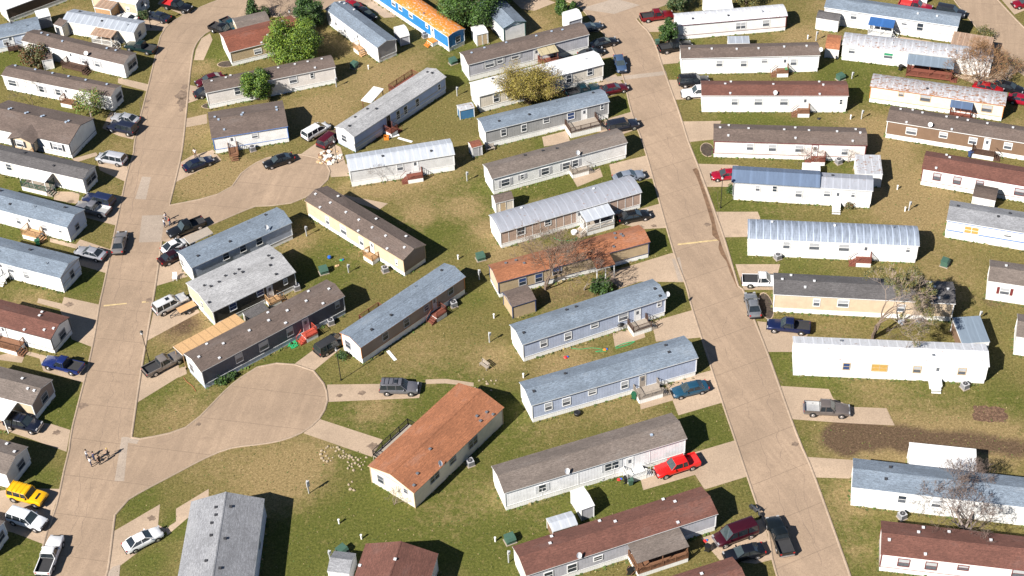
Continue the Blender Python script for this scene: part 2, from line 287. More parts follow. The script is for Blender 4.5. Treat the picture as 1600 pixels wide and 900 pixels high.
def ground():
    def axis(a, b, s, far):
        inner = list(np.arange(a, b + .01, s)); return [-far, a - 900, a - 300, a - 90, a - 20] + inner + [b + 20, b + 90, b + 300, b + 900, far]
    X = np.array(axis(-112, 112, .8, 3000)); Y = np.array(axis(108, 292, .8, 3000))
    gx, gy = np.meshgrid(X, Y); N = gx.size
    cov = np.zeros((N, 4)); cov[:, 3] = 1; px = gx.ravel(); py = gy.ravel()
    for ch, L in enumerate((DRY, LUSH, BARE)):
        for (x, y, r, k) in L:
            p = at(x, y); d2 = ((px - p.x) ** 2 + (py - p.y) ** 2) / (r * r); cov[:, ch] += k * np.exp(-d2 * 1.6)
    cov = np.clip(cov, 0, 1)
    me = bpy.data.meshes.new('ground'); nx, ny = len(X), len(Y)
    z = np.zeros(N); V = np.stack([px, py, z], 1)
    i = (np.arange(ny - 1)[:, None] * nx + np.arange(nx - 1)[None]).ravel()
    F = np.stack([i, i + 1, i + nx + 1, i + nx], 1)
    me.from_pydata(V.tolist(), [], F.tolist()); me.update()
    a = me.color_attributes.new('cover', 'FLOAT_COLOR', 'POINT'); a.data.foreach_set('color', cov.astype(np.float32).ravel())
    me.materials.append(MATS['grass']); o = bpy.data.objects.new('ground', me); COL.objects.link(o); o['kind'] = 'structure'
ground()

W = lambda pts: [at(*p) for p in pts]
LL = [(50,960),(67,850),(87,790),(99,735),(107,702),(112,668),(141,553),(155,474),(163,438),(196,279),(208,238),(210,218),(230,138),(250,57),(257,45),(266,36),(287,23),(327,5),(352,-4)]
LR1 = [(158,925),(170,892),(181,805)]
C1S = [(181,805),(202,781),(275,741),(325,715),(362,701),(400,696),(437,690),(472,677),(500,655),(513,626),(507,599),(491,579),(462,569),(432,567),(402,573),(375,590),(350,611),(312,650),(290,667),(265,676),(219,685),(207,683)]
LR2 = [(207,683),(222,580),(244,448),(254,377)]
C2S = [(254,377),(322,355),(400,323),(425,322),(455,318),(478,309),(499,295),(513,281),(517,268),(511,256),(495,246),(470,241),(437,243),(415,247),(400,254),(376,271),(362,291),(340,303),(312,311),(266,320)]
LR3 = [(266,320),(277,275),(287,225),(297,125),(300,100),(304,77),(314,60),(332,47),(372,34),(425,26),(457,29),(505,15),(560,8),(610,-2)]
pl = lambda L, st=1.5: spline(W(L), st)
lr = pl(LR1)[:-1] + pl(C1S)[:-1] + pl(LR2)[:-1] + pl(C2S)[:-1] + pl(LR3)
top = W([(640,-40),(400,-45)])
ll = pl(LL)
sheet('road', ll[::-1] + lr + top if False else lr + top + ll[::-1], .024, 'road_mat')
RL = [(845,-30),(870,-5),(905,12),(930,40),(945,56),(958,82),(974,125),(985,172),(1007,235),(1027,307),(1052,395),(1071,447),(1082,487),(1127,627),(1145,680),(1182,790),(1200,835),(1205,872),(1222,930)]
RR = [(1338,930),(1330,900),(1275,747),(1262,715),(1245,675),(1200,550),(1180,500),(1162,452),(1155,447),(1132,370),(1107,300),(1091,257),(1077,222),(1067,190),(1055,155),(1035,100),(1026,72),(1012,47),(995,30),(1010,20),(1040,8),(1075,-4)]
rl, rr = pl(RL), pl(RR)
sheet('road', rl + rr + W([(1075,-45),(845,-45)]), .024, 'road_mat_right')
FL = [(1475,-25),(1490,0),(1510,25),(1535,55),(1562,88),(1585,108),(1620,132),(1680,175)]; FR = [(1700,128),(1640,75),(1600,42),(1560,0),(1535,-25)]
fl, fr = pl(FL), pl(FR)
sheet('road', fl + fr, .024, 'road_mat')

def kerb(line, side):
    P = line; sec = [(-.03, .0), (-.02, .06), (.06, .10), (.17, .095), (.27, .03), (.27, .0)]; rings = []
    for i, p in enumerate(P):
        d = (P[min(i + 1, len(P) - 1)] - P[max(i - 1, 0)]).normalized(); n = Vector((-d.y, d.x, 0)) * side
        rings.append([Vector((p.x, p.y, 0)) + n * a + Vector((0, 0, b)) for a, b in sec])
    mb = MB(); mb.loft(rings); mb.s = [False] * len(mb.s); o = mb.build('kerb', 'kerb_mat'); o['kind'] = 'structure'
kerb(lr, 1); kerb(ll[::-1], 1); kerb(rl, 1); kerb(rr, 1); kerb(fl, 1); kerb(fr, 1)

DRV = [[(185,121),(233,132),(231,143),(184,130)],[(172,175),(219,187),(208,218),(184,212),(160,200)],[(150,245),(201,250),(196,284),(156,266)],[(122,318),(135,302),(193,306),(180,352),(118,336)],[(117,384),(125,374),(179,392),(170,428),(126,415)],
 [(100,464),(155,476),(143,542),(112,530),(94,485)],[(60,555),(139,570),(131,598),(68,580)],[(0,650),(82,663),(110,672),(104,706),(42,684),(9,673),(-10,668)],[(-10,768),(30,763),(94,764),(67,850),(20,832),(-10,826)],
 [(328,52),(332,62),(318,94),(303,94),(306,78),(315,60)],[(335,44),(380,32),(385,44),(345,56)],[(297,133),(326,139),(315,154),(292,162)],[(323,178),(324,193),(285,200),(288,186)],[(278,256),(300,243),(333,234),(346,250),(272,286)],[(254,377),(262,362),(322,354),(332,362),(300,382)],[(250,385),(300,372),(280,412),(294,432),(244,447)],
 [(242,480),(300,468),(312,488),(229,533)],[(221,582),(278,558),(281,588),(213,630)],[(178,830),(250,788),(247,820),(262,828),(188,884),(168,893)],[(461,568),(499,540),(532,545),(491,579)],[(511,601),(592,600),(660,597),(655,622),(513,628)],[(500,655),(555,673),(598,687),(581,714),(474,677)],
 [(470,241),(505,216),(532,230),(540,256),(514,271)],[(513,259),(545,256),(546,275),(517,277)],[(534,304),(606,318),(592,328),(560,318)],[(905,34),(925,36),(936,50),(910,50)],[(915,72),(952,62),(964,88),(925,94)],[(918,130),(962,116),(982,142),(950,151),(890,152)],[(945,187),(989,174),(1000,200),(970,211),(925,205)],[(952,257),(1010,243),(1019,279),(958,285)],[(970,335),(1032,318),(1043,356),(1008,358),(968,350)],
 [(953,425),(1054,394),(1069,441),(1000,440),(968,451),(956,440)],[(1018,503),(1084,484),(1098,527),(1025,534)],[(1040,598),(1114,578),(1129,629),(1060,649)],[(1000,745),(1085,707),(1149,688),(1166,745),(1101,765),(1086,742),(1005,766)],[(1095,841),(1130,830),(1192,810),(1209,874),(1181,881),(1124,875)],
 [(997,28),(1052,23),(1056,40),(1030,50),(1012,50)],[(1026,75),(1064,71),(1064,98),(1034,101)],[(1044,125),(1097,124),(1097,154),(1055,156)],[(1066,190),(1127,189),(1115,218),(1077,222)],[(1090,256),(1154,258),(1148,292),(1103,292)],[(1119,331),(1184,331),(1188,341),(1170,370),(1131,371)],[(1149,413),(1219,413),(1209,453),(1162,453)],[(1183,502),(1258,510),(1262,524),(1238,550),(1199,550)],[(1217,603),(1295,608),(1302,623),(1332,636),(1385,638),(1398,665),(1318,661),(1235,655)],[(1259,714),(1334,719),(1331,748),(1272,746)],
 [(222,28),(258,24),(263,40),(258,48),(228,48)],[(256,-6),(300,12),(287,24),(246,6)],[(800,0),(835,-8),(868,4),(835,17),(815,14)],[(1562,-4),(1605,-4),(1610,12),(1585,23)],[(1500,82),(1560,86),(1590,112),(1545,140),(1490,118)],[(560,0),(600,-4),(640,5),(645,25),(600,28)]]
for i, p in enumerate(DRV): sheet('driveway', W(p), .010 + i * .00025, 'drive_mat')
PATHS = [[(113,248),(150,238),(153,243),(118,254)],[(85,299),(125,300),(122,319),(84,312)],[(78,372),(119,382),(117,388),(78,378)],[(60,466),(99,475),(97,484),(58,473)],[(-5,556),(43,545),(34,567),(-5,562)],[(40,548),(72,556),(68,562),(40,554)],[(258,826),(275,815),(275,795),(326,764),(326,783),(290,812),(262,836)],[(665,593),(697,592),(740,598),(740,604),(695,599),(665,600)],
 [(847,214),(886,204),(891,222),(850,229)],[(895,280),(937,262),(942,276),(902,292)],[(957,520),(1005,510),(1008,527),(961,543)],[(1000,628),(1046,610),(1053,625),(1001,640)],[(1404,57),(1450,64),(1490,73),(1484,80),(1440,70),(1400,62)],[(895,362),(908,352),(918,366),(905,372)],[(278,576),(290,572),(292,584),(279,590)]]
for i, p in enumerate(PATHS): sheet('path', W(p), .004 + i * .0003, 'drive_mat')
for p in [[(222,276),(236,277),(228,312),(211,311)],[(222,337),(258,336),(252,378),(217,379)],[(190,683),(201,683),(194,752),(179,752)],[(201,684),(218,686),(214,694),(200,692)],[(176,886),(188,882),(186,905),(160,905)],[(945,122),(1040,111),(1042,117),(948,128)],[(1050,405),(1062,402),(1070,440),(1060,440)],[(905,14),(960,-2),(1000,8),(960,22)]]:
    sheet('concrete_patch', W(p), .029, 'slab_mat')
for p in [[(1059,381),(1122,374),(1122,376),(1059,383.5)],[(162,477),(198,473.5),(198,475),(162,479)],[(222,471.5),(232,470.5),(232,472.5),(222,473.5)]]: sheet('painted_line', W(p), .030, 'line_yellow')
sheet('damp_streak', W(Q(800,225,[(1128,160),(1150,150),(1165,165),(1178,215),(1210,300),(1240,390),(1262,460),(1280,540),(1300,600),(1320,660),(1355,740),(1385,810),(1418,895),(1408,898),(1370,820),(1340,735),(1305,690),(1290,650),(1295,610),(1252,570),(1248,500),(1225,420),(1200,340),(1170,250),(1150,200)])), .030, 'stain_mat')
def blot(x, y, r, mat='stain_mat', z=.031, sq=1.0):
    c = at(x, y); k = rnd.random() * 6
    sheet('stain', [c + Vector((math.cos(i * .45) * r * (1 + .3 * math.sin(i * 1.7 + k)), math.sin(i * .45) * r * sq * (1 + .3 * math.cos(i * 2.3 + k)), 0)) for i in range(14)], z, mat)
plain('oil_mat', (.20, .145, .105), .6, 0, .4, 1.5)
for x, y, r in [(284,149,1.0),(286,158,.9),(285,165,.6),(288,136,.5),(283,172,.35)]: blot(x, y, r, 'oil_mat', .0305 + .0003 * y / 100 + r * .0004, 1.5)
for i, (x, y, r) in enumerate([(129,634,.7),(229,158,.5),(228,168,.4),(1242,694,.45),(583,697,.7),(565,614,.5),(530,618,.4),(1105,351,.5),(234,469,.6),(110,315,0.5),(1000,355,.5),(1022,353,.4),(310,663,.35),(237,810,.5),(108,476,.6),(88,676,.5),(1310,643,.4)]): blot(x, y, r, 'oil_mat', .0315 + i * .0004, .8)

def pip(P, poly):
    x, y = P[:, 0], P[:, 1]; ins = np.zeros(len(P), bool); q = np.array([(p.x, p.y) for p in poly]); j = len(q) - 1
    for i in range(len(q)):
        c = ((q[i, 1] > y) != (q[j, 1] > y)); t = (q[j, 0] - q[i, 0]) * (y - q[i, 1]) / (q[j, 1] - q[i, 1] + 1e-12) + q[i, 0]; ins ^= c & (x < t); j = i
    return ins
PAVED = [lr + top + ll[::-1], rl + rr + W([(1075,-45),(845,-45)]), fl + fr] + [W(p) for p in DRV + PATHS]
def tuft_mesh(name, P, size, seed):
    g = np.random.default_rng(seed); k = len(P); a = g.random(k) * 6.283; s = size * (.5 + g.random(k)); V = []
    d = np.stack([np.cos(a), np.sin(a)], 1) * s[:, None]; e = np.stack([-np.sin(a), np.cos(a)], 1) * (s * (.3 + .9 * g.random(k)))[:, None]; h = s * (.25 + .5 * g.random(k)); z = np.zeros(k)
    V = np.stack([np.c_[P - d * .6, z], np.c_[P + d * .6, z], np.c_[P + d * .35 + e, h], np.c_[P - d * .35 + e, h]], 1).reshape(-1, 3)
    me = bpy.data.meshes.new(name); me.from_pydata(V.tolist(), [], np.arange(4 * k).reshape(-1, 4).tolist()); me.update()
    for m in ('tuft_olive', 'tuft_green', 'tuft_tan'): me.materials.append(MATS[m])
    return me, g
plain('tuft_olive', (.12, .115, .035), 1, 0, .4); plain('tuft_green', (.07, .105, .022), 1, 0, .4); plain('tuft_tan', (.24, .19, .09), 1, 0, .35)
g_ = np.random.default_rng(5); P_ = np.c_[g_.uniform(-105, 105, 90000), g_.uniform(112, 285, 90000)]
bad = np.zeros(len(P_), bool)
for q_ in PAVED: bad |= pip(P_, q_)
P_ = P_[~bad]; me_, g_ = tuft_mesh('grass_tufts', P_, .105, 6); me_.polygons.foreach_set('material_index', g_.choice([0, 1, 2], len(P_), p=[.5, .33, .17]).astype(np.int32))
o_ = bpy.data.objects.new('grass_tufts', me_); COL.objects.link(o_); o_['kind'] = 'stuff'
o_['label'] = 'short tufts of olive and dry grass over the lawns'; o_['category'] = 'grass'

plain('bed_soil', (.055, .04, .03), 1, 0, .5, 3)
for c_, rx, ry, an in [((1105,234),1.0,1.7,0),((1197,478),.9,2.6,.1),((355,100),1.6,.9,.6),((330,165),1.5,.8,.3)]:
    p_ = at(*c_); E_ = lambda k: [p_ + Vector((math.cos(t * .35 + an) * rx * k, math.sin(t * .35 + an) * ry * k, 0)) for t in range(18)]
    sheet('flower_bed_edge', E_(1.10), .006, 'drive_mat'); sheet('flower_bed', E_(1.0), .0235, 'bed_soil')

plain('crack_mat', (.20, .145, .108), .9, 0, .3, 2)
def crack(pts, w, seed):
    g = random.Random(seed); P = spline(W(pts), .9); L = []; Rr = []
    for i, p in enumerate(P):
        d = (P[min(i + 1, len(P) - 1)] - P[max(i - 1, 0)]).normalized(); n = Vector((-d.y, d.x, 0)); p = p + n * g.gauss(0, .16); k = w * (.3 + g.random()) * .27
        L.append(p + n * k); Rr.append(p - n * k)
    V = [(p.x, p.y, .0275) for p in L + Rr]; m = len(P); me = bpy.data.meshes.new('road_crack'); me.from_pydata(V, [], [(i, m + i, m + i + 1, i + 1) for i in range(m - 1)]); me.update(); me.materials.append(MATS['crack_mat'])
    bm = bmesh.new(); bm.from_mesh(me); bmesh.ops.recalc_face_normals(bm, faces=bm.faces)
    if sum(f.normal.z for f in bm.faces) < 0: bmesh.ops.reverse_faces(bm, faces=bm.faces)
    bm.to_mesh(me); bm.free(); o = bpy.data.objects.new('road_crack', me); COL.objects.link(o); o['kind'] = 'structure'
for i, (pts, w) in enumerate([([(1180,560),(1210,660),(1222,720)],.10),([(1100,480),(1150,590),(1190,700),(1235,830)],.08),([(1237,760),(1262,830),(1290,890)],.10),([(1205,715),(1250,735),(1262,790),(1280,860)],.07),([(1040,210),(1075,330),(1100,420)],.08),([(1095,280),(1120,300),(1122,340)],.06),([(1160,470),(1130,510),(1150,560)],.07),([(985,60),(1020,140),(1040,200)],.08),([(930,20),(990,60),(1010,120)],.07),
 ([(235,150),(222,240),(196,380),(178,480)],.12),([(222,150),(212,230),(205,290)],.12),([(200,480),(175,600),(150,720),(120,860)],.09),([(215,500),(190,640),(175,760)],.07),([(128,700),(120,800),(100,880)],.08),([(190,700),(260,690),(340,640),(420,600)],.07),([(400,600),(450,620),(500,610)],.06),([(250,120),(262,80),(300,40),(350,20)],.09),([(280,345),(350,325),(430,290)],.06),([(430,290),(470,270),(510,275)],.06),([(225,390),(218,470),(205,540)],.07),([(1160,600),(1215,590),(1222,600)],.05),([(1125,650),(1190,640),(1240,650)],.06),([(1500,20),(1545,60),(1590,100)],.07),([(1060,300),(1105,292)],.05),([(140,600),(215,595)],.05),([(110,745),(180,740)],.05)]): crack(pts, w, i)

m, n, b = newmat('soil_patch'); v_ = coords(n); f_ = noise(n, v_, 2.5, 6, .8); n.links.new(ramp(n, f_, [(.3, (.045, .024, .014)), (.5, (.12, .066, .04)), (.7, (.34, .21, .13))]), b.inputs['Base Color']); b.inputs['Roughness'].default_value = 1; bump(n, b, f_, .8, .15); MATS['soil_patch'] = m
gj = random.Random(2); Pj = spline(W([(1520,633),(1545,634),(1568,638),(1573,646),(1572,658),(1548,659),(1523,656),(1521,645),(1520,633)]), .25)[:-1]
sheet('bare_soil', [p + Vector((gj.gauss(0, .09), gj.gauss(0, .09), 0)) for p in Pj], .006, 'soil_patch')
# ------------------------------------------------------------------ homes and sheds
class Frame: pass
BLD = {}
def ray_plane(px, p0, n):
    d = ray(*px); o = Vector((0, 0, CAM_H)); return o + d * ((p0 - o).dot(n) / d.dot(n))
def frame(A, B, far, he):
    f = Frame(); a = at(*A, he); b = at(*B, he); f.u = (b - a).normalized(); f.n = Vector((-f.u.y, f.u.x, 0)); f.L = (b - a).length
    f.w = abs(far) if isinstance(far, (int, float)) else (at(*far, he) - a).dot(f.n)
    f.flip = f.w < 0
    f.a = a; f.he = he; return f
def window(mb_parent, x, z, w, h, face, mats, shut=None, split=True):
    """face: (origin, ux, outward) in home coordinates"""
    o, ux, nn = face; fr = MB(); up = Vector((0, 0, 1)); c = o + ux * x + up * z
    def bar(a0, a1, b0, b1, t0, t1, mb, mi=0): mb.obox(c + ux * a0 + up * b0 + nn * t0, ux * (a1 - a0), nn * (t1 - t0), up * (b1 - b0), mi)
    e = .09; hw, hh = w / 2, h / 2
    bar(-hw - e, -hw, -hh - e, hh + e, 0, .06, fr); bar(hw, hw + e, -hh - e, hh + e, 0, .06, fr); bar(-hw, hw, hh, hh + e, 0, .06, fr); bar(-hw - .0, hw, -hh - e, -hh, 0, .08, fr)
    if split: bar(-hw, hw, -.03, .03, 0, .05, fr)
    if w > 1.5: bar(-.04, .04, -hh, hh, 0, .052, fr)
    wo = fr.build('window', mats[0], mb_parent)
    pn = MB(); bar(-hw, hw, -hh, 0, .004, .026, pn, 0); bar(-hw, hw, 0, hh, .004, .032, pn, 1)
    pn.build('pane', [mats[1], mats[2]], wo)
    if shut:
        for s in (-1, 1):
            sh = MB(); q = s * (hw + e + .2); bar(q - .18, q + .18, -hh - .05, hh + .05, .0, .045, sh); sh.build('shutter', shut, wo)
def building(key, name, label, cat, A, B, far, he=3.2, roof='shingle_brown', wall='siding_white', skirt='skirt_white', trim='trim_white', endwall=None,
             win=(), ends=(), doors=(), vents=None, nvents=4, ventmat='vent_white', dish=(), ac=None, kind='gable', rise=None, oh=.22, oe=.18, sk=.78, group=None,
             wm='trim_white', pm=('glass_grey', 'blind'), shut=None, band=None, lend='R', door_mat='trim_white', posts=False, panels=0):
    f = frame(A, B, far, he); W_ = abs(f.w) - 2 * oh; L = f.L - 2 * oe
    org = f.a + f.u * oe + f.n * oh; org.z = 0
    rz = math.atan2(f.u.y, f.u.x); root = thing(name, label, cat, org, rz, group)
    f.org = org; f.W = W_; f.Lw = L; f.rz = rz; BLD[key] = f; f.root = root
    inv = Matrix.Rotation(-rz, 4, 'Z') @ Matrix.Translation(-org); f.inv = inv
    rise = (.155 * (W_ + 2 * oh) if rise is None else rise) if kind in ('gable', 'arch') else (rise or .12)
    # roof profile (y, z) outer surface
    y0, y1 = -oh, W_ + oh; T = .11
    if kind == 'gable': prof = [(y0, he), (W_ / 2, he + rise), (y1, he)]
    elif kind == 'arch': prof = [(y0 + (y1 - y0) * i / 10, he + rise * (1 - abs(2 * i / 10 - 1) ** 2.2)) for i in range(11)]
    elif kind == 'barn': prof = [(y0, he - .1), (y0 + .28 * (y1 - y0) * .6, he + rise * .7), (W_ / 2, he + rise), (y1 - .28 * (y1 - y0) * .6, he + rise * .7), (y1, he - .1)]
    elif kind == 'slope': prof = [(y0, he), (y1, he + rise)]
    def zr(y):
        for (a, za), (b, zb) in zip(prof, prof[1:]):
            if a <= y <= b: return za + (zb - za) * (y - a) / (b - a)
        return prof[-1][1]
    mb = MB()
    for (a, za), (b, zb) in zip(prof, prof[1:]):
        d = Vector((b - a, zb - za)).normalized(); nn = Vector((-d.y, d.x)) * T
        q = [(a, za - T), (b, zb - T), (b, zb), (a, za)]
        mb.prism(q, -oe, L + oe, 1, True, 1); k = len(mb.f)
        # faces: 0 bottom,1 b side,2 top,3 a side
        mb.m[k - 4] = 0
        mb.m[k - 6] = 1
    ro = mb.build('roof', [roof, trim], root)
    if kind in ('gable', 'barn') and cat == 'mobile home':
        rc = MB(); rm = [p for p in prof if p[1] == max(q[1] for q in prof)][0]; rc.prism([(rm[0] - .14, rm[1] - .012), (rm[0] + .14, rm[1] - .012), (rm[0], rm[1] + .03)], -oe - .01, L + oe + .01); rc.build('ridge_cap', roof, ro)
    # walls
    zs = sk if skirt else 0.0
    top = [(y, zr(y) - T - .004) for y in [0.0] + [p[0] for p in prof if 0.02 < p[0] < W_ - .02] + [W_]]
    if not posts:
        wb = MB(); sec = [(0, zs)] + top + [(W_, zs)]; n = len(sec)
        wb.add([(0, *p) for p in sec] + [(L, *p) for p in sec], [(i, (i + 1) % n, n + (i + 1) % n, n + i) for i in range(n)], 0)
        wb.add([(0, *p) for p in sec] + [(L, *p) for p in sec], [tuple(range(n))[::-1], tuple(range(n, 2 * n))], 1)
        ew = endwall or wall
        wb.build('wall', [wall, ew], root)
        tb = MB(); zt = top[0][1]
        for x in (0, L):
            for y in (0, W_):
                tb.box(x - .055, x + .055, y - .055, y + .055, zs, zt - .005)
        if skirt: tb.box(-.03, L + .03, -.03, W_ + .03, zs - .03, zs + .035)
        else: tb.box(-.04, L + .04, -.04, W_ + .04, zt - .14, zt - .06)
        if band:
            tb.box(-.02, L + .02, -.028, W_ + .028, zs + .55, zs + .72, 1); tb.box(-.02, L + .02, -.026, W_ + .026, zt - .35, zt - .12, 1)
        for i in range(1, panels): tb.box(L * i / panels - .035, L * i / panels + .035, -.03, -.004, zs, zt - .01)
        tb.build('corner_trim', [trim, band or trim], root)
        if skirt:
            sb = MB(); sb.box(.0 + .02, L - .02, .02, W_ - .02, 0, zs - .031); sb.build('skirting', skirt, root)
    else:
        pb = MB(); k = max(2, int(L / 2.6) + 1)
        for i in range(k):
            for y in (.06, W_ - .06):
                x = .06 + (L - .12) * i / (k - 1); pb.box(x - .05, x + .05, y - .05, y + .05, 0, zr(y) - T - .003)
        pb.build('post', 'trim_white' if posts is True else posts, root)
    U = Vector((1, 0, 0)); V = Vector((0, 1, 0))
    near = (Vector((0, 0, 0)), U, -V); right = (Vector((L, 0, 0)), V, U); left = (Vector((0, 0, 0)), V, -U)
    nw = org; nwn = f.n
    rs = random.Random(key)
    for wdef in win:
        x, y = wdef[:2]; w, h = wdef[2:4] if len(wdef) > 3 else (.95, 1.15); pmx = wdef[4] if len(wdef) > 4 else pm
        p = inv @ ray_plane((x, y), nw, nwn); zc = 2.0 * he / 3.2 if key in ('R7',) else min(max(p.z, zs + h / 2 + .25), zr(0) - T - h / 2 - .16)
        if .4 < p.x < L - .4: window(root, p.x, zc, w, h, near, (wm, *pmx), shut)
    for wdef in ends:
        x, y = wdef[:2]; w, h = wdef[2:4] if len(wdef) > 3 else (1.3, 1.2)
        fc, p0 = (right, org + f.u * L) if lend == 'R' else (left, org); p = inv @ ray_plane((x, y), p0, f.u)
        window(root, min(max(p.y, w / 2 + .2), W_ - w / 2 - .2), min(max(p.z, zs + h / 2 + .2), he - h / 2 - .2), w, h, fc, ('trim_grey' if lend == 'R' else wm, 'glass', 'glass_grey'), None)
    for ddef in doors:
        p = inv @ ray_plane(ddef[:2], nw, nwn); dx = min(max(p.x, .6), L - .6); z0 = zs + .04 if skirt else .03; dh = min(2.0, zr(0) - T - z0 - .12)
        db = MB(); db.box(dx - .5, dx - .43, -.05, 0, z0, z0 + dh + .08); db.box(dx + .43, dx + .5, -.05, 0, z0, z0 + dh + .08); db.box(dx - .43, dx + .43, -.05, 0, z0 + dh, z0 + dh + .08); db.box(dx - .43, dx + .43, -.03, 0, z0, z0 + dh, 1)
        if skirt: db.box(dx - .2, dx + .2, -.036, -.028, z0 + 1.1, z0 + 1.7, 2)
        do = db.build('door', [trim if trim != 'trim_blue' else 'trim_white', door_mat, 'glass_grey'], root)
        hb = MB(); hb.lathe([(.03, 0), (.045, .03), (.02, .06)], (dx + .33, -.09, z0 + .95), 8, 0, 'y'); hb.build('handle', 'chrome', do)
    if doors: f.door = (inv @ ray_plane(doors[0][:2], nw, nwn)).x
    # vents
    pts = []
    for v in (vents or []):
        p = inv @ at(v[0], v[1], he + rise * .6)
        if -.1 < p.x < L and 0 < p.y < W_: pts.append((p.x, p.y))
    if vents is None:
        for i in range(nvents): pts.append((L * (i + .3 + .4 * rs.random()) / max(1, nvents), W_ * rs.choice([.26, .3, .38, .72, .8])))
    for i, (x, y) in enumerate(pts):
        z = zr(y); vb = MB(); s = .13
        if i % 3 == 2 and vents is None: vb.lathe([(.06, -.05), (.06, .3), (.1, .31), (.1, .36)], (x, y, z), 8)
        else: vb.box(x - s, x + s, y - s, y + s, z - .05, z + .13); vb.box(x - s - .04, x + s + .04, y - s - .04, y + s + .04, z + .13, z + .17)
        vb.build('roof_vent', ventmat if not (i % 3 == 2 and vents is None) else 'metal_pipe', ro)
    for d in dish:
        p = inv @ at(d[0], d[1], he + .4); p.y = min(max(p.y, -.15), W_ + .3); p.x = min(max(p.x, -.2), L + .2); zz = zr(min(max(p.y, y0), y1))
        db = MB(); db.tube((p.x, p.y, zz - .02), (p.x, p.y, zz + .5), .03)
        rings = []; dirn = Vector((.3, -.75, .6)).normalized(); a = dirn.orthogonal().normalized(); b = dirn.cross(a); c = Vector((p.x, p.y, zz + .55))
        for r, k in ((.02, .0), (.2, .04), (.36, .12), (.37, .14), (.35, .135), (.19, .06), (.02, .03)): rings.append([c + dirn * k + (a * math.cos(t * .5236) + b * math.sin(t * .5236)) * r for t in range(12)])
        db.loft(rings); db.build('satellite_dish', 'white_plastic', root)
    return f

def deck(key, name, label, px, w, d, mat='wood_brown', skirt=None, stairs='R', rail=True, roof=None, x=None, h=.8, group='steps and decks at the doors', post=None, far=False, rail_mat=None, roofz=2.75, cat=None, dy=0):
    f = BLD[key]; sx = (f.inv @ at(px[0], px[1], h)).x if x is None else x
    y1 = f.W + .06 + d if far else -.06 - dy; y0 = y1 - d; x0, x1 = sx - w / 2, sx + w / 2
    base = f.org + f.u * sx + f.n * (y0 + d / 2); root = thing(name, label, cat or ('porch' if roof else ('deck' if w > 2.6 else 'steps')), base, f.rz, group)
    X = w / 2; Y = d / 2; near_out = -1 if not far else 1
    pb = MB(); pb.box(-X, X, -Y, Y, h - .07, h); pb.build('platform', mat, root)
    sb = MB()
    if skirt: sb.box(-X + .04, X - .04, -Y + .03, Y - .02, 0, h - .072)
    else:
        for a in (-X + .06, X - .06):
            for b in (-Y + .06, Y - .06): sb.box(a - .05, a + .05, b - .05, b + .05, 0, h - .072)
        sb.box(-X, X, -Y + .02, -Y + .06, h - .26, h - .074)
    sb.build('skirt_panel' if skirt else 'leg_frame', skirt or mat, root)
    tb = MB(); n = 3
    for i in range(n):
        z = h * (n - i) / (n + 1); o = .28 * i
        if stairs == 'R': tb.box(X + o + .01, X + o + .3, -Y + .05, min(Y, -Y + 1.15), z - .06, z)
        elif stairs == 'L': tb.box(-X - o - .3, -X - o - .01, -Y + .05, min(Y, -Y + 1.15), z - .06, z)
        elif stairs == 'F': tb.box(-min(X, .6), min(X, .6), -Y - o - .3, -Y - o - .01, z - .06, z)
    for s in ((-Y + .05, -Y + 1.1) if stairs in 'LR' else ()):
        sg = 1 if stairs == 'R' else -1; xa = sg * X
        tb.obox((xa, s, 0), (sg * .04, 0, h - .1), (0, .05, 0), (sg * .9, 0, 0) if False else (sg * .95, 0, -(h - .1)))
    if stairs in 'LRF' and stairs: tb.build('stairs', mat, root)
    if rail:
        rb = MB(); rm = rail_mat or mat
        def run(p, q):
            p, q = Vector(p), Vector(q); L = (q - p).length; k = max(1, int(L / 1.5)); t = (q - p) / L; nn = Vector((-t.y, t.x, 0)) * .03
            for i in range(k + 1): c = p + t * (L * i / k); rb.box(c.x - .045, c.x + .045, c.y - .045, c.y + .045, h, h + 1.0)
            for z in (.93, .12): rb.obox(p - nn + Vector((0, 0, h + z)), t * L, nn * 2, (0, 0, .06))
            m = int(L / .16)
            for i in range(1, m): c = p + t * (L * i / m); rb.box(c.x - .018, c.x + .018, c.y - .018, c.y + .018, h + .15, h + .93)
        e = .05
        if far: run((-X + e, Y - e, 0), (X - e, Y - e, 0))
        elif stairs != 'F': run((-X + e, -Y + e, 0), (X - e, -Y + e, 0))
        elif X > .75: run((-X + e, -Y + e, 0), (-.65, -Y + e, 0)); run((.65, -Y + e, 0), (X - e, -Y + e, 0))
        if stairs != 'L': run((-X + e, -Y + e, 0), (-X + e, Y - e, 0))
        elif d > 1.5: run((-X + e, -Y + 1.2, 0), (-X + e, Y - e, 0))
        if stairs != 'R': run((X - e, -Y + e, 0), (X - e, Y - e, 0))
        elif d > 1.5: run((X - e, -Y + 1.2, 0), (X - e, Y - e, 0))
        rb.build('railing', rm, root)
        hb = MB()
        if stairs in 'LR':
            sg = 1 if stairs == 'R' else -1
            for yy in (-Y + .08, min(Y - .05, -Y + 1.1)):
                hb.tube((sg * X, yy, h + .95), (sg * (X + .95), yy, .85), .035, n=4); hb.tube((sg * (X + .95), yy, 0), (sg * (X + .95), yy, .9), .04, n=4)
            hb.build('handrail', rm, root)
    if roof:
        rb = MB(); rb.obox((-X - .1, -Y + .15, roofz - .30), (w + .2, 0, 0), (0, d - .2, .28), (0, 0, .07)); rb.build('porch_roof', roof, root)
        qb = MB()
        k = 3 if w > 3 else 2
        for i in range(k): xx = -X + .06 + (w - .12) * i / (k - 1); qb.box(xx - .05, xx + .05, -Y + .22, -Y + .32, h, roofz - .29)
        qb.build('porch_post', post or rail_mat or mat, root)
    return root
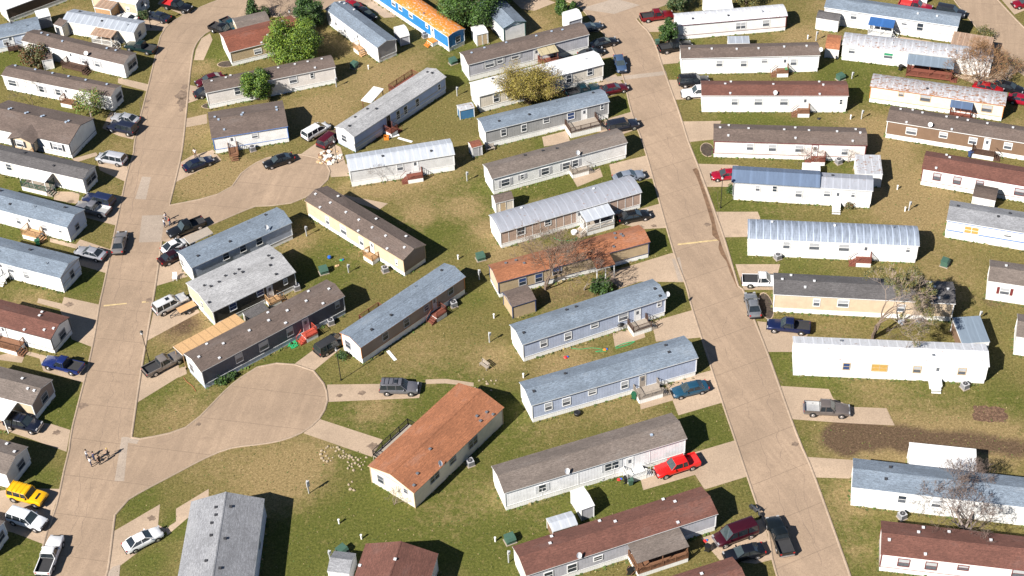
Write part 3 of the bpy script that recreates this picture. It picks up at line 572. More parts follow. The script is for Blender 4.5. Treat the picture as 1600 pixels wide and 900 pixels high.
# ------------------------------------------------------------------ vehicles
def section(x, hw, zb, zt): 
    h = zt - zb; R_ = [(hw * .88, zb), (hw * .98, zb + .14 * h), (hw, zb + .45 * h), (hw * .985, zb + .72 * h), (hw * .93, zt - .05), (hw * .80, zt)]
    return [(x, y, z) for y, z in R_] + [(x, -y, z) for y, z in R_[::-1]]
def add_wheel(root, x, y, r, wd=.24):
    s = 1 if y > 0 else -1
    tb = MB(); tb.lathe([(r * .62, -wd / 2), (r * .94, -wd / 2), (r, -wd / 2 + .04), (r, wd / 2 - .04), (r * .94, wd / 2), (r * .62, wd / 2)], (x, y, r), 18, 0, 'y'); t = tb.build('wheel', 'rubber', root)
    rb = MB(); rb.lathe([(r * .64, wd / 2 - .03), (r * .6, wd / 2 + .005), (r * .3, wd / 2 + .0), (r * .25, wd / 2 + .02), (r * .05, wd / 2 + .02)] if s > 0 else [(r * .64, -wd / 2 + .03), (r * .6, -wd / 2 - .005), (r * .3, -wd / 2), (r * .25, -wd / 2 - .02), (r * .05, -wd / 2 - .02)], (x, y, r), 14, 0, 'y'); rb.build('rim', 'rim', t)
SPEC = {
 'sedan': dict(L=4.9, w=.91, r=.33, st=[(-2.45,.72,.42,.74),(-2.36,.82,.32,.93),(-1.7,.89,.27,.99),(-.9,.91,.24,.97),(.9,.91,.24,.95),(1.6,.89,.26,.90),(2.2,.84,.30,.80),(2.42,.74,.36,.62)], cab=(-1.85,1.05,-1.05,.2,.96,1.43,.83,.62), wx=(1.5,-1.42), pil=(-.35,)),
 'coupe': dict(L=4.6, w=.88, r=.32, st=[(-2.3,.70,.42,.74),(-2.2,.80,.32,.92),(-1.6,.87,.27,.96),(-.8,.88,.24,.94),(.8,.88,.24,.92),(1.5,.86,.26,.87),(2.1,.80,.30,.76),(2.28,.68,.36,.6)], cab=(-1.9,.95,-.95,.1,.93,1.36,.80,.58), wx=(1.4,-1.35), pil=()),
 'beetle': dict(L=4.1, w=.86, r=.33, st=[(-2.05,.58,.45,.70),(-1.85,.74,.32,.92),(-1.2,.84,.26,1.02),(-.5,.86,.24,1.0),(.6,.86,.24,1.0),(1.2,.82,.26,.98),(1.7,.72,.30,.84),(2.03,.55,.38,.62)], cab=(-1.65,1.1,-.7,.3,.99,1.5,.78,.56), wx=(1.25,-1.25), pil=()),
 'suv': dict(L=5.1, w=.98, r=.39, st=[(-2.55,.86,.5,.98),(-2.48,.94,.4,1.08),(-1.4,.98,.36,1.10),(.9,.98,.36,1.08),(1.6,.97,.38,1.06),(2.3,.93,.42,.98),(2.52,.84,.46,.80)], cab=(-2.46,1.1,-2.28,.35,1.08,1.82,.91,.72), wx=(1.62,-1.55), pil=(-1.45,-.3)),
 'minivan': dict(L=5.0, w=.97, r=.34, st=[(-2.5,.84,.42,.9),(-2.42,.93,.34,1.02),(-1.2,.97,.28,1.04),(1.0,.97,.28,1.0),(1.7,.95,.30,.95),(2.3,.88,.34,.82),(2.48,.76,.38,.66)], cab=(-2.4,1.6,-2.2,.45,1.01,1.72,.90,.70), wx=(1.55,-1.5), pil=(-1.3,-.2)),
 'hummer': dict(L=4.82, w=1.04, r=.44, st=[(-2.4,.98,.62,1.18),(-2.34,1.03,.55,1.24),(-1.4,1.04,.52,1.25),(.9,1.04,.52,1.24),(1.6,1.04,.54,1.22),(2.3,1.02,.58,1.18),(2.41,.98,.62,1.08)], cab=(-2.32,.75,-2.22,.42,1.24,1.98,.97,.84), wx=(1.6,-1.52), pil=(-1.35,-.3)),
 'van': dict(L=5.4, w=1.0, r=.38, st=[(-2.7,.92,.46,1.1),(-2.64,.98,.4,1.18),(-1.4,1.0,.36,1.2),(1.2,1.0,.36,1.14),(1.9,.98,.38,1.08),(2.5,.92,.42,.96),(2.68,.82,.46,.8)], cab=(-2.6,1.6,-2.52,.7,1.14,2.0,.94,.80), wx=(1.75,-1.65), pil=(-1.2,.1)),
}
GREY_GLASS = 'car_glass'
def body_kind(kind, root, pm, glass='car_glass', trim=None, rack=False, sunroof=False, bed=('bedliner', -2.95, -.75), cabr=None):
    if kind == 'pickup':
        L, hw, r = 5.8, .98, .39; b0, b1 = -2.9, bed[2]
        mb = MB(); mb.loft([section(*q) for q in [(-2.9,.93,.5,.70),(-2.84,.96,.42,.72),(b1,.98,.38,.74)]]); mb.loft([section(*q) for q in [(b1 + .01,.98,.38,1.08),(.5,.98,.38,1.09),(.95,.98,.38,1.07),(1.7,.97,.40,1.06),(2.6,.93,.44,.98),(2.88,.82,.48,.78)]])
        for s in (-1, 1): mb.box(b0 + .02, b1, s * .97 - .05 * (1 + s) , s * .97 + .05 * (1 - s), .70, 1.10)
        mb.box(b0, b0 + .07, -.86, .86, .60, 1.09)
        body = mb.build('body', [pm], root, 40)
        lb = MB(); lb.box(b0 + .075, b1 - .005, -.865, .865, .735, .76); lb.box(b1 - .03, b1 - .004, -.865, .865, .76, 1.08); lb.box(b0 + .072, b0 + .085, -.865, .865, .76, 1.08)
        for s in (-1, 1): lb.box(b0 + .085, b1 - .03, s * .868 - .006, s * .868 + .006, .76, 1.08)
        lb.build('bed_liner', bed[0], root)
        xb0, xb1, xt0, xt1, zb, zt, wb, wt = b1 + .02, 1.05, b1 + .14, .38, 1.07, 1.80, .91, .74; pil = (b1 + .75,) if b1 < -.9 else (-.35,) if b1 < -.5 else ()
        wx = (1.85, -1.75); zl = .80; xf, xr = 2.84, -2.9
    else:
        S = SPEC[kind]; L, hw, r = S['L'], S['w'], S['r']; mb = MB(); mb.loft([section(*q) for q in S['st']]); body = mb.build('body', [pm], root, 42)
        xb0, xb1, xt0, xt1, zb, zt, wb, wt = S['cab']; pil = S['pil']; wx = S['wx']; zl = .72 if kind in ('sedan', 'coupe', 'beetle', 'minivan') else .86; xf = S['st'][-1][0] - .04; xr = S['st'][0][0] + .02
    V = [(xb0, wb, zb), (xb1, wb * .93, zb), (xb1, -wb * .93, zb), (xb0, -wb, zb), (xt0, wt, zt - .03), (xt1, wt, zt - .03), (xt1, -wt, zt - .03), (xt0, -wt, zt - .03)]
    gb = MB(); gb.add(V, [(0, 1, 5, 4), (2, 3, 7, 6), (3, 0, 4, 7), (4, 5, 6, 7)], 0); gb.add(V, [(1, 2, 6, 5)], 1); gb.build('glass', [glass, 'windscreen_light' if glass == 'car_glass' else glass], root)
    rb = MB()
    rr = [[(x, y * k, z) for y, z in ((wt + .02, zt - .06), (wt * .93, zt + .0), (wt * .5, zt + .035), (-wt * .5, zt + .035), (-wt * .93, zt), (-wt - .02, zt - .06))] for x, k, dz in ((xt0 - .03, .97, 0), (xt0 + .15, 1, 0), (xt1 - .15, 1, 0), (xt1 + .03, .96, 0))]
    rr[0] = [(x, y, z - .03) for x, y, z in rr[0]]; rr[3] = [(x, y, z - .03) for x, y, z in rr[3]]
    rb.loft(rr)
    for a, b in ((0, 4), (1, 5), (2, 6), (3, 7)): rb.tube(V[a], V[b], .045, n=4)
    for x in pil:
        for s in (-1, 1):
            t0 = (x - xb0) / (xb1 - xb0); rb.tube((x, s * (wb + .005 - .07 * wb * max(0, t0)), zb), (min(max(x, xt0), xt1), s * (wt + .012), zt - .03), .05, n=4)
    rb.build('roof', cabr or pm, root, 50)
    if rack:
        kb = MB()
        for s in (-1, 1): kb.tube((xt0 + .2, s * wt * .85, zt + .09), (xt1 - .3, s * wt * .85, zt + .09), .025, n=4)
        for i in range(4): x = xt0 + .4 + (xt1 - xt0 - .9) * i / 3; kb.tube((x, -wt * .85, zt + .085), (x, wt * .85, zt + .085), .025, n=4)
        kb.build('roof_rack', 'black', root)
    if sunroof:
        kb = MB(); kb.box(xt1 - .95, xt1 - .4, -.32, .32, zt + .03, zt + .045); kb.build('sunroof', 'car_glass', root)
    for x in wx:
        for s in (-1, 1): ab = MB(); ab.lathe([(r * 1.18, -.012), (r * 1.18, .012)], (x, s * (hw + .0), r * 1.02), 16, 0, 'y'); ab.build('wheel_arch', 'black', root)
        for s in (-1, 1): add_wheel(root, x, s * (hw - .09), r)
    for s in (-1, 1):
        hb = MB(); hb.box(xf - .12, xf + .03, s * hw * .66 - .17, s * hw * .66 + .17, zl - .02, zl + .12); hb.build('headlight', 'head_lens', root)
        hb = MB(); hb.box(xr - .02, xr + .1, s * hw * .80 - .1, s * hw * .80 + .1, zl, zl + .2); hb.build('taillight', 'tail_lens', root)
        hb = MB(); hb.box(xb1 - .45, xb1 - .3, s * (wb + .12) - .1, s * (wb + .12) + .1, zb + .02, zb + .17); hb.build('mirror', pm, root)
    bt = trim or 'black'
    for nm, x0, x1 in (('front_bumper', xf - .06, xf + .09), ('rear_bumper', xr - .09, xr + .06)):
        bb = MB(); bb.box(x0, x1, -hw * .86, hw * .86, zl - .36, zl - .16); bb.build(nm, bt, root)
    gr = MB(); gr.box(xf + .0, xf + .045, -hw * .42, hw * .42, zl - .1, zl + .08); gr.build('grille', 'black' if bt != 'chrome' else 'chrome', root)
    if kind == 'hummer':
        kb = MB(); kb.box(1.45, 1.75, -.5, .5, 1.215, 1.24); kb.build('hood_vent', 'black', root)
        kb = MB(); [kb.box(-2.2 + .62 * i, -2.12 + .62 * i, -.8, .8, 2.0, 2.05) for i in range(5)]; kb.build('roof_rack', pm, root)
    return root
NAMES = {'sedan': ('parked_car', 'car', 'cars parked on the lots and streets'), 'coupe': ('parked_car', 'car', 'cars parked on the lots and streets'), 'beetle': ('parked_car', 'car', 'cars parked on the lots and streets'), 'suv': ('sport_utility_vehicle', 'suv', 'large utility vehicles on the driveways'),
 'minivan': ('minivan', 'van', 'vans on the driveways'), 'van': ('van', 'van', 'vans on the driveways'), 'hummer': ('sport_utility_vehicle', 'suv', 'large utility vehicles on the driveways'), 'pickup': ('pickup_truck', 'pickup truck', 'pickup trucks on the driveways')}
def car(kind, label, rear, front, col, metal=.3, **k):
    a, b = at(*rear, .7), at(*front, .7); c = (a + b) / 2; d = b - a; nm, cat, grp = NAMES[kind]
    root = thing(nm, label, cat, (c.x, c.y, .012), math.atan2(d.y, d.x), grp)
    pm = 'paint_%d_%d_%d' % tuple(int(x * 999) for x in col); paint(pm, col, metal)
    if 'cabr' in k: k['cabr'] = paint('paint2_%d_%d_%d' % tuple(int(x * 999) for x in k['cabr']), k['cabr'], metal)
    return body_kind(kind, root, pm, **k)
# ------------------------------------------------------------------ trees and plants
def leaf_cloud(clumps, n, size, seed, up=.4):
    """leaf faces scattered through ellipsoid clumps: (centre, radii, weight)"""
    g = np.random.default_rng(seed); V = []; F = []; M = []
    tw = sum(c[2] for c in clumps)
    for c, rad, w in clumps:
        k = int(n * w / tw); d = g.normal(size=(k, 3)); d /= np.linalg.norm(d, axis=1)[:, None]
        r = g.random(k) ** .42; p = np.array(c) + d * r[:, None] * np.array(rad) + g.normal(size=(k, 3)) * .12
        nn = d * .9 + g.normal(size=(k, 3)) * .7; nn[:, 2] += up; nn /= np.linalg.norm(nn, axis=1)[:, None]
        a = np.cross(nn, g.normal(size=(k, 3))); a /= np.linalg.norm(a, axis=1)[:, None]; b = np.cross(nn, a)
        s = size * (.6 + .8 * g.random(k))[:, None]; o = len(V) * 1
        base = sum(len(x) for x in V)
        quad = np.stack([p - a * s, p + b * s * .55, p + a * s, p - b * s * .55], 1).reshape(-1, 3); V.append(quad)
        F.append(base + np.arange(4 * k).reshape(-1, 4)); M.append((g.random(k) < .35).astype(int))
    return np.concatenate(V), np.concatenate(F), np.concatenate(M)
def leaf_obj(name, cl, n, size, seed, mats, parent):
    V, F, M = leaf_cloud(cl, n, size, seed); me = bpy.data.meshes.new(name); me.from_pydata(V.tolist(), [], F.tolist()); me.update()
    for m in mats: me.materials.append(MATS[m])
    me.polygons.foreach_set('material_index', M.astype(np.int32)); o = bpy.data.objects.new(name, me); COL.objects.link(o); o.parent = parent; return o
def clumps_of(h0, h1, r, k, seed, squash=.8):
    g = random.Random(seed); out = [((0, 0, (h0 + h1) / 2), (r * .66, r * .66, (h1 - h0) * .36), 1.5)]
    for i in range(k):
        a = i * 2.4 + g.random(); t = (i + .5) / k; z = h0 + (h1 - h0) * (.15 + .75 * t); rr = r * math.sqrt(max(.08, 1 - (2 * (.15 + .72 * t) - 1) ** 2)) * .72
        s = r * (.30 + .16 * g.random()); out.append(((math.cos(a) * rr, math.sin(a) * rr, z), (s, s, s * squash), s * s))
    return out
def leafy(name, label, px, h, r, h0=.6, mats=('leaf_mid', 'leaf_dark'), n=5200, size=.2, seed=1, k=15, group='trees between the homes', cat='tree', bark='bark'):
    p = at(*px); root = thing(name, label, cat, p, 0, group); g = random.Random(seed)
    tb = MB(); cl = clumps_of(h0, h, r, k, seed)
    tb.tube((0, 0, -.05), (.05, .04, h * .45), .05 * r + .08, .04 * r + .03, 8)
    for c, rad, w in cl[1::2]: q = Vector(c); tb.tube((.03, .03, min(h * .42, q.z * .6)), q, .03 * r + .02, .02, 5)
    tb.build('trunk', bark, root); leaf_obj('crown', cl, n, size, seed, mats, root); return root
def cone_tree(name, label, px, h, r, mats, seed, n=1500, size=.16, group='trees between the homes', cat='tree'):
    p = at(*px); root = thing(name, label, cat, p, 0, group); tb = MB(); tb.tube((0, 0, -.05), (0, 0, h * .9), .1, .02, 6); tb.build('trunk', 'bark', root)
    cl = [((0, 0, .25 + (h - .3) * t), (r * (1 - t) ** .75 + .12, r * (1 - t) ** .75 + .12, h * .1), (1.05 - t)) for t in [i / 9 for i in range(10)]]
    leaf_obj('crown', cl, n, size, seed, mats, root); return root
def branches(tb, tw, p, d, L, r, depth, g, bias, spread, tips, minr=.012):
    seg = 3; q = p
    for i in range(seg):
        d2 = (d + Vector((g.gauss(0, .13), g.gauss(0, .13), g.gauss(0, .08))) + bias * .05).normalized(); q2 = q + d2 * L / seg; r2 = r * (1 - .13)
        (tb if r > .045 else tw).tube(q, q2, r, r2, 6 if r > .06 else 3, caps=False); q = q2; d = d2; r = r2
    tips.append((q, d))
    if depth == 0: return
    for i in range(g.choice([2, 3, 3])):
        a = d.orthogonal().normalized(); a.rotate(Matrix.Rotation(g.random() * 6.28, 3, d)); nd = (d + a * spread * (.6 + .7 * g.random()) + Vector((0, 0, .12))).normalized()
        branches(tb, tw, q, nd, L * (.66 + .2 * g.random()), max(minr, r * .66), depth - 1, g, bias, spread, tips, minr)
def bare(name, label, px, h, seed, depth=5, r0=.2, spread=.62, bias=(0, 0, 0), trunks=1, twig='twig', bark='bark', leaves=None, nl=0, ls=.07, lean=.25, group='bare trees between the homes', L0=.28, cat='tree', minr=.014):
    p = at(*px); root = thing(name, label, cat, p, 0, group); g = random.Random(seed); tb, tw = MB(), MB(); tips = []
    for t in range(trunks):
        a = t * 6.28 / trunks + g.random(); d = Vector((math.cos(a) * lean, math.sin(a) * lean, 1)).normalized() if trunks > 1 else Vector((bias[0] * .1, bias[1] * .1, 1)).normalized()
        branches(tb, tw, Vector((math.cos(a) * .08 * (trunks > 1), math.sin(a) * .08 * (trunks > 1), -.05)), d, h * L0, r0, depth, g, Vector(bias), spread, tips, minr)
    if not tb.v: tb.tube((0, 0, -.05), (0, 0, .3), r0, r0 * .8, 5)
    tb.build('trunk', bark, root, fix=False); o = tw.build('crown', twig, root, fix=False)
    if leaves:
        T = [t for t in tips if t[0].z > h * .2]; cl = [(tuple(g.choice(T)[0]), (.45, .45, .35), 1) for i in range(90)]
        leaf_obj('leaves' if False else 'foliage', cl, nl, ls, seed, leaves, root)
    return root
def willow(label, px, h, r, seed):
    p = at(*px); root = thing('willow_tree', label, 'tree', p, 0, 'trees between the homes'); g = random.Random(seed); tb, tw = MB(), MB(); cl = []
    for i in range(7):
        a = i * .9 + g.random() * .5; e = .35 + .5 * g.random(); d = Vector((math.cos(a) * e, math.sin(a) * e, 1)).normalized(); q = d * h * .45; tb.tube((0, 0, 0), q, .13, .06, 6)
        for j in range(17):
            b = a + g.gauss(0, .75); e2 = e + abs(g.gauss(0, .5)); d2 = Vector((math.cos(b) * e2, math.sin(b) * e2, .9)).normalized(); p0 = d * h * (.2 + .25 * g.random()); Lb = h * (.35 + .32 * g.random()); prev = p0
            for s in range(4):
                cur = p0 + d2 * Lb * (s + 1) / 4 + Vector((0, 0, -.03 * (s + 1) ** 2 * Lb / 5)); tw.tube(prev, cur, .028 - .005 * s, .024 - .005 * s, 3, caps=False)
                if s > 0 and cur.z > h * .28: cl.append((tuple(cur), (.75, .75, .6), 1))
                for m in range(3):
                    t2 = (d2 + Vector((g.gauss(0, .5), g.gauss(0, .5), g.gauss(0, .4)))).normalized(); tw.tube(cur, cur + t2 * .9, .012, .006, 3, caps=False)
                prev = cur
    cl += [((x * r * .3, y * r * .3, h * .62), (r * .34, r * .34, h * .2), 14) for x, y in ((0, 0), (1, 0), (-1, 0), (0, 1), (0, -1), (.8, .8), (-.8, -.8))]
    tb.build('trunk', 'bark', root, fix=False); tw.build('crown', 'twig_rust', root, fix=False); leaf_obj('foliage', cl, 32000, .085, seed, ('leaf_olive', 'leaf_olive2'), root)
# ------------------------------------------------------------------ small yard things
def small(name, label, cat, px, rz=0, group=None, z=0.0): return thing(name, label, cat, at(*px, z), rz, group)
def ac_unit(label, px, col='trim_grey', s=.42):
    o = small('air_conditioner', label, 'air conditioner', px, .4, 'air conditioning units beside the homes'); mb = MB(); mb.box(-s - .1, s + .1, -s - .1, s + .1, 0, .07); mb.build('base_pad', 'slab_mat', o)
    mb = MB(); mb.box(-s, s, -s, s, .07, .82)
    for i in range(7): 
        for a in (-1, 1): mb.box(-s + .08 + i * .11, -s + .12 + i * .11, a * s - .012, a * s + .012, .12, .76, 1); mb.box(a * s - .012, a * s + .012, -s + .08 + i * .11, -s + .12 + i * .11, .12, .76, 1)
    mb.build('casing', [col, 'vent_dark'], o); mb = MB(); mb.lathe([(s * .78, .822), (s * .78, .85), (s * .62, .86)], n=14); mb.lathe([(s * .15, .86), (s * .12, .9)], n=8, mi=1); mb.build('fan_grille', ['vent_dark', 'trim_grey'], o)
def transformer(label, px):
    o = small('transformer_box', label, 'transformer box', px, .2 + rnd.random(), 'green transformer boxes on the grass'); mb = MB(); mb.box(-.7, .7, -.6, .6, 0, .1); mb.build('base_pad', 'slab_mat', o)
    mb = MB(); mb.prism([(-.5, .1), (-.5, .62), (-.32, .86), (.5, .92), (.5, .1)], -.58, .58); mb.build('casing', 'green_box', o)
    mb = MB(); mb.prism([(-.56, .60), (-.36, .88), (.54, .95), (.54, .99), (-.38, .93), (-.6, .62)], -.61, .61); mb.build('lid', 'green_box', o)
def meter_post(label, px, h=1.7, col='meter_grey', boxes=1):
    o = small('meter_post', label, 'meter post', px, .7, 'electric meter posts between the homes'); mb = MB(); mb.box(-.07, .07, -.06, .06, 0, h); mb.build('post', col, o)
    for i in range(boxes):
        mb = MB(); z = h - .55 - .5 * i; mb.box(-.2, .2, -.2, -.065, z, z + .5); mb.lathe([(.1, -.205), (.12, -.24), (.08, -.3)], (0, 0, z + .3), 10, 1, 'y'); mb.build('meter_box', [col, 'glass_grey'], o)
def stub(label, px, h=.9):
    o = small('utility_pedestal', label, 'utility pedestal', px, 0, 'utility pedestals on the grass'); mb = MB(); mb.lathe([(.11, 0), (.11, h * .8), (.14, h * .8), (.14, h * .96), (.08, h)], n=10); mb.build('casing', 'white_plastic', o)
def lamp(label, px, h=5.0):
    o = small('street_lamp', label, 'street lamp', px, 0, 'street lamps along the streets'); mb = MB(); mb.tube((0, 0, 0), (0, 0, .25), .13, .1, 8); mb.tube((0, 0, .2), (0, 0, h), .06, .045, 8); mb.build('pole', 'black', o)
    mb = MB(); mb.lathe([(.08, h), (.17, h + .08), (.2, h + .45), (.12, h + .5)], n=10); mb.build('lantern', 'meter_grey', o); mb = MB(); mb.lathe([(.25, h + .48), (.2, h + .56), (.05, h + .68)], n=10); mb.build('cap', 'black', o)
def bin_(label, px, col='bin_green', h=1.05):
    o = small('wheeled_bin', label, 'bin', px, rnd.random() * 3, 'wheeled bins beside the homes'); mb = MB(); mb.loft([[(x * k, y * k, z) for x, y in ((-.28, -.3), (.28, -.3), (.28, .3), (-.28, .3))] for z, k in ((.08, .8), (h - .1, 1.05))]); mb.s = [False] * len(mb.s); mb.build('body', col, o)
    mb = MB(); mb.box(-.33, .33, -.36, .34, h - .1, h - .03); mb.box(-.25, .25, .34, .4, h - .16, h - .1); mb.build('lid', col, o)
    for s in (-1, 1): mb = MB(); mb.lathe([(.1, -.03), (.1, .03)], (0, 0, 0), 10, 0, 'y'); w = mb.build('wheel', 'rubber', o); w.location = (s * .22, .3, .1); w.rotation_euler = (0, 0, R(90))
# ------------------------------------------------------------------ people
def person(label, px, rz, shirt, pants, hair='hair_dark', pose=0, h=1.75, skin='skin', group=None):
    p = at(*px); s = h / 1.75; g = random.Random(pose * 7 + int(px[0]))
    J = {}; E = []; Rr = {}; Mt = {}
    def j(n, c, r, m, par=None): J[n] = Vector(c) * s; Rr[n] = (r * s, r * s * .8 if n in ('chest', 'belly', 'pelvis') else r * s); Mt[n] = m; E.append((par, n)) if par else None
    st = .10 + .05 * (pose % 2); lean = .03 * (pose % 3)
    j('pelvis', (0, 0, .95), .145, 1); j('belly', (lean * .4, 0, 1.12), .135, 0, 'pelvis'); j('chest', (lean, 0, 1.33), .165, 0, 'belly'); j('neck', (lean, 0, 1.49), .058, 2, 'chest'); j('head1', (lean + .02, 0, 1.57), .085, 2, 'neck'); j('head', (lean + .03, 0, 1.66), .10, 2, 'head1'); j('crown', (lean + .01, 0, 1.72), .07, 2, 'head')
    j('nose', (lean + .135, 0, 1.62), .018, 2, 'head1')
    arm = [(0, .04, 0, .06), (.22, -.12, .30, -.1), (.05, .1, .28, .1), (.25, .02, .25, .05)][pose % 4]
    for k, sd in (('l', 1), ('r', -1)):
        j('hip' + k, (0, sd * .09, .88), .10, 1, 'pelvis'); j('kn' + k, (.03 + (.06 if sd > 0 else -.05) * (pose % 2), sd * st, .50), .066, 1, 'hip' + k); j('an' + k, ((.10 if sd > 0 else -.06) * (pose % 2), sd * st, .09), .045, 3, 'kn' + k); j('toe' + k, ((.10 if sd > 0 else -.06) * (pose % 2) + .17, sd * (st + .02), .045), .04, 3, 'an' + k)
        fa = arm[0] if sd > 0 else arm[2]; j('sh' + k, (lean, sd * .19, 1.42), .062, 0, 'chest'); j('el' + k, (lean - .02 + fa * .3, sd * .25, 1.14), .047, 0 if pose % 2 else 2, 'sh' + k); wr = Vector((lean + fa * 1.0 + .04, sd * (.25 - abs(fa) * .2), .92 + abs(fa) * .75)); j('wr' + k, wr, .033, 2, 'el' + k)
        dr = (wr - J['el' + k] / s).normalized(); pm = wr + dr * .07; j('pa' + k, pm, .036, 2, 'wr' + k); sidev = dr.cross(Vector((0, 0, 1)) if abs(dr.z) < .8 else Vector((1, 0, 0))).normalized()
        for i, (o, ln) in enumerate(((-.026, .075), (-.009, .088), (.009, .083), (.026, .066))): m1 = pm + dr * (.035 + ln * .4) + sidev * o * 1.2; j('f%d%s' % (i, k), m1, .0095, 2, 'pa' + k); j('g%d%s' % (i, k), m1 + dr * ln * .45 + Vector((.02, 0, -.012)), .0085, 2, 'f%d%s' % (i, k))
        j('th' + k, wr + dr * .055 + sidev * -.05 + Vector((.02, 0, 0)), .011, 2, 'wr' + k)
    nm = list(J); me = bpy.data.meshes.new('person'); me.from_pydata([tuple(J[n]) for n in nm], [(nm.index(a), nm.index(b)) for a, b in E], [])
    o = bpy.data.objects.new('person', me); COL.objects.link(o); m = o.modifiers.new('skin', 'SKIN'); m.use_smooth_shade = True; o.modifiers.new('sub', 'SUBSURF').levels = 1
    for i, n in enumerate(nm): me.skin_vertices[0].data[i].radius = Rr[n]; me.skin_vertices[0].data[i].use_root = (n == 'pelvis')
    dg = bpy.context.evaluated_depsgraph_get(); me2 = bpy.data.meshes.new_from_object(o.evaluated_get(dg)); bpy.data.objects.remove(o)
    for mt in (shirt, pants, skin, 'black'): me2.materials.append(MATS[mt])
    P = np.array([tuple(J[n]) for n in nm])
    for f in me2.polygons: d = ((P - np.array(f.center)) ** 2).sum(1); f.material_index = Mt[nm[int(d.argmin())]]; f.use_smooth = True
    b = bpy.data.objects.new('person', me2); COL.objects.link(b); b.location = p; b.location.z = .03; b.rotation_euler = (0, 0, rz); tag(b, label, 'person', group)
    hb = MB(); c = J['head'] + Vector((-.015, 0, .01)) * s
    hb.loft([[c + Vector((math.cos(i * .5236) * r * s - (.02 if z < 0 else 0), math.sin(i * .5236) * r * .9 * s, z * s)) for i in range(12)] for r, z in ((.085, -.06), (.112, -.0), (.112, .05), (.075, .095), (.01, .115))]); hb.build('hair', hair, b)
    eb = MB()
    for sd in (-1, 1): eb.box(c.x + .088 * s, c.x + .115 * s, sd * .036 * s - .012, sd * .036 * s + .012, c.z - .035 * s, c.z - .015 * s)
    eb.build('eyes', 'black', b); return b
# ------------------------------------------------------------------ the mobile homes
GH = 'mobile homes of the park'
DK = dict(ventmat='vent_dark'); BLK = ('glass', 'glass_grey')
def H(key, label, A, B, far, he=3.1, **k):
    if k.get('roof', 'shingle_brown') in ('shingle_bluegrey', 'shingle_paleshingle', 'metal_bluegrey', 'shingle_grey', 'metal_grey', 'metal_silver', 'shingle_orange'): k.setdefault('ventmat', 'vent_dark')
    return building(key, 'mobile_home', label, 'mobile home', A, B, far, he, group=GH, **k)
# left of the left street
H('L0', 'dark maroon home with white end wall in the upper left corner', (8.5,15.5), (130,-30), 4.3, 2.8, roof='metal_white', wall='siding_dkbrown', endwall='siding_pinkwhite', trim='trim_white', nvents=0)
H('L1', 'pale grey home with blue roof beside the white roofed shed', (-30,66), (64,45.5), (52,27), 2.9, roof='shingle_bluegrey', wall='siding_bluewhite', win=[(10,66,.9,1),(40,60,.9,1)], doors=[(17,63)], nvents=3)
H('L2', 'cream home with silver roof and a patchy brown porch roof', (96,32.5), (208.8,51.8), 4.1, 2.7, roof='metal_grey', wall='siding_cream', skirt='skirt_white', ends=[(218,53,.8,.8)], nvents=3)
H('L3', 'white home with brown roof behind the dark rusty bush', (32.5,63.5), (192.5,101.5), (219.5,84), 2.9, roof='shingle_brown', wall='siding_white', win=[(131.5,95),(152,99.5)], ends=[(207,100,2.2,1.3)], doors=[(113,95)], vents=[(75,56),(98,66),(167,76),(181,79),(65,52)], dish=[(133,86)], shut='trim_grey', ventmat='vent_blue')
H('L4', 'white home with brown roof behind the small pale green tree', (1.2,117.5), (173,151.5), (199,135), 3.0, roof='shingle_brown', wall='siding_white', win=[(19.5,129.5,1.5,1.1),(65,139),(91,144)], ends=[(186,152,1.5,1.2)], doors=[(105,149)], vents=[(24,102),(55,108),(82,114),(107,119),(134,125),(167,132)], shut='trim_grey', ventmat='vent_blue', pm=BLK)
f = H('L5', 'wide brown roofed home with dark trimmed entrance gable', (-30,196.5), (107.5,226), (156,186), 2.95, roof='shingle_brown', wall='siding_white', trim='trim_dark', band=None, win=[(90,229.5,1.7,1.2)], vents=[(15,174),(18,172),(41,181),(44,179),(66,186),(69,184),(104,195),(108,192)], shut='trim_dark', ventmat='vent_blue', rise=1.15)
H('L6', 'cream home with grey roof and a covered porch', (-30,245), (129,281), (155,260), 2.9, roof='shingle_darkgrey', wall='siding_cream', endwall='siding_palegrey', win=[(14,261)], ends=[(142,279,2.4,1.2)], nvents=2, ventmat='vent_dark', pm=BLK)
H('L7', 'white home with blue roof behind the parked grey sedan', (-40,318), (104.5,356), (136.5,328), 3.0, roof='shingle_bluegrey', wall='siding_white', endwall='siding_bluewhite', win=[(29.5,346,.7,1.2),(70,356,.8,1.2),(94,360,.5,.8)], ends=[(120.5,354,.8,.9)], doors=[(47,349)], nvents=4)
H('L8', 'white home with blue roof and pale blue stripes, end facing street', (-40,400.5), (93.8,435), (127,402.5), 3.0, roof='shingle_bluegrey', wall='siding_white', endwall='siding_bluewhite', band='trim_grey', win=[(17,420.5),(41,429,.9,1.3)], ends=[(113,430,.8,1.2)], doors=[(3,420)], nvents=3)
H('L9', 'white home with dark red roof beside the blue pickup', (-40,499.5), (79,530.5), (115.5,497), 2.95, roof='shingle_maroon', wall='siding_white', trim='trim_dark', ends=[(97.5,522,1.3,1.2)], doors=[(6,519)], vents=[(65,486),(62,494),(37,513),(84,514),(69,515)])
H('L10', 'brown roofed home with grey end wall and white carport', (-60,606), (49.5,634), (87,594), 2.95, roof='shingle_greybrown', wall='siding_tan2', endwall='siding_mauve', ends=[(69.5,621,1.3,1.2)], vents=[(35,592),(44,609),(54,612)])
H('L11', 'brown roofed home behind the yellow off road vehicle', (-60,723), (9,742), (52.5,700), 2.95, roof='shingle_greybrown', wall='siding_white', endwall='siding_palegrey', ends=[(34,729,1.3,1.2)], vents=[(10,692),(23,707)])
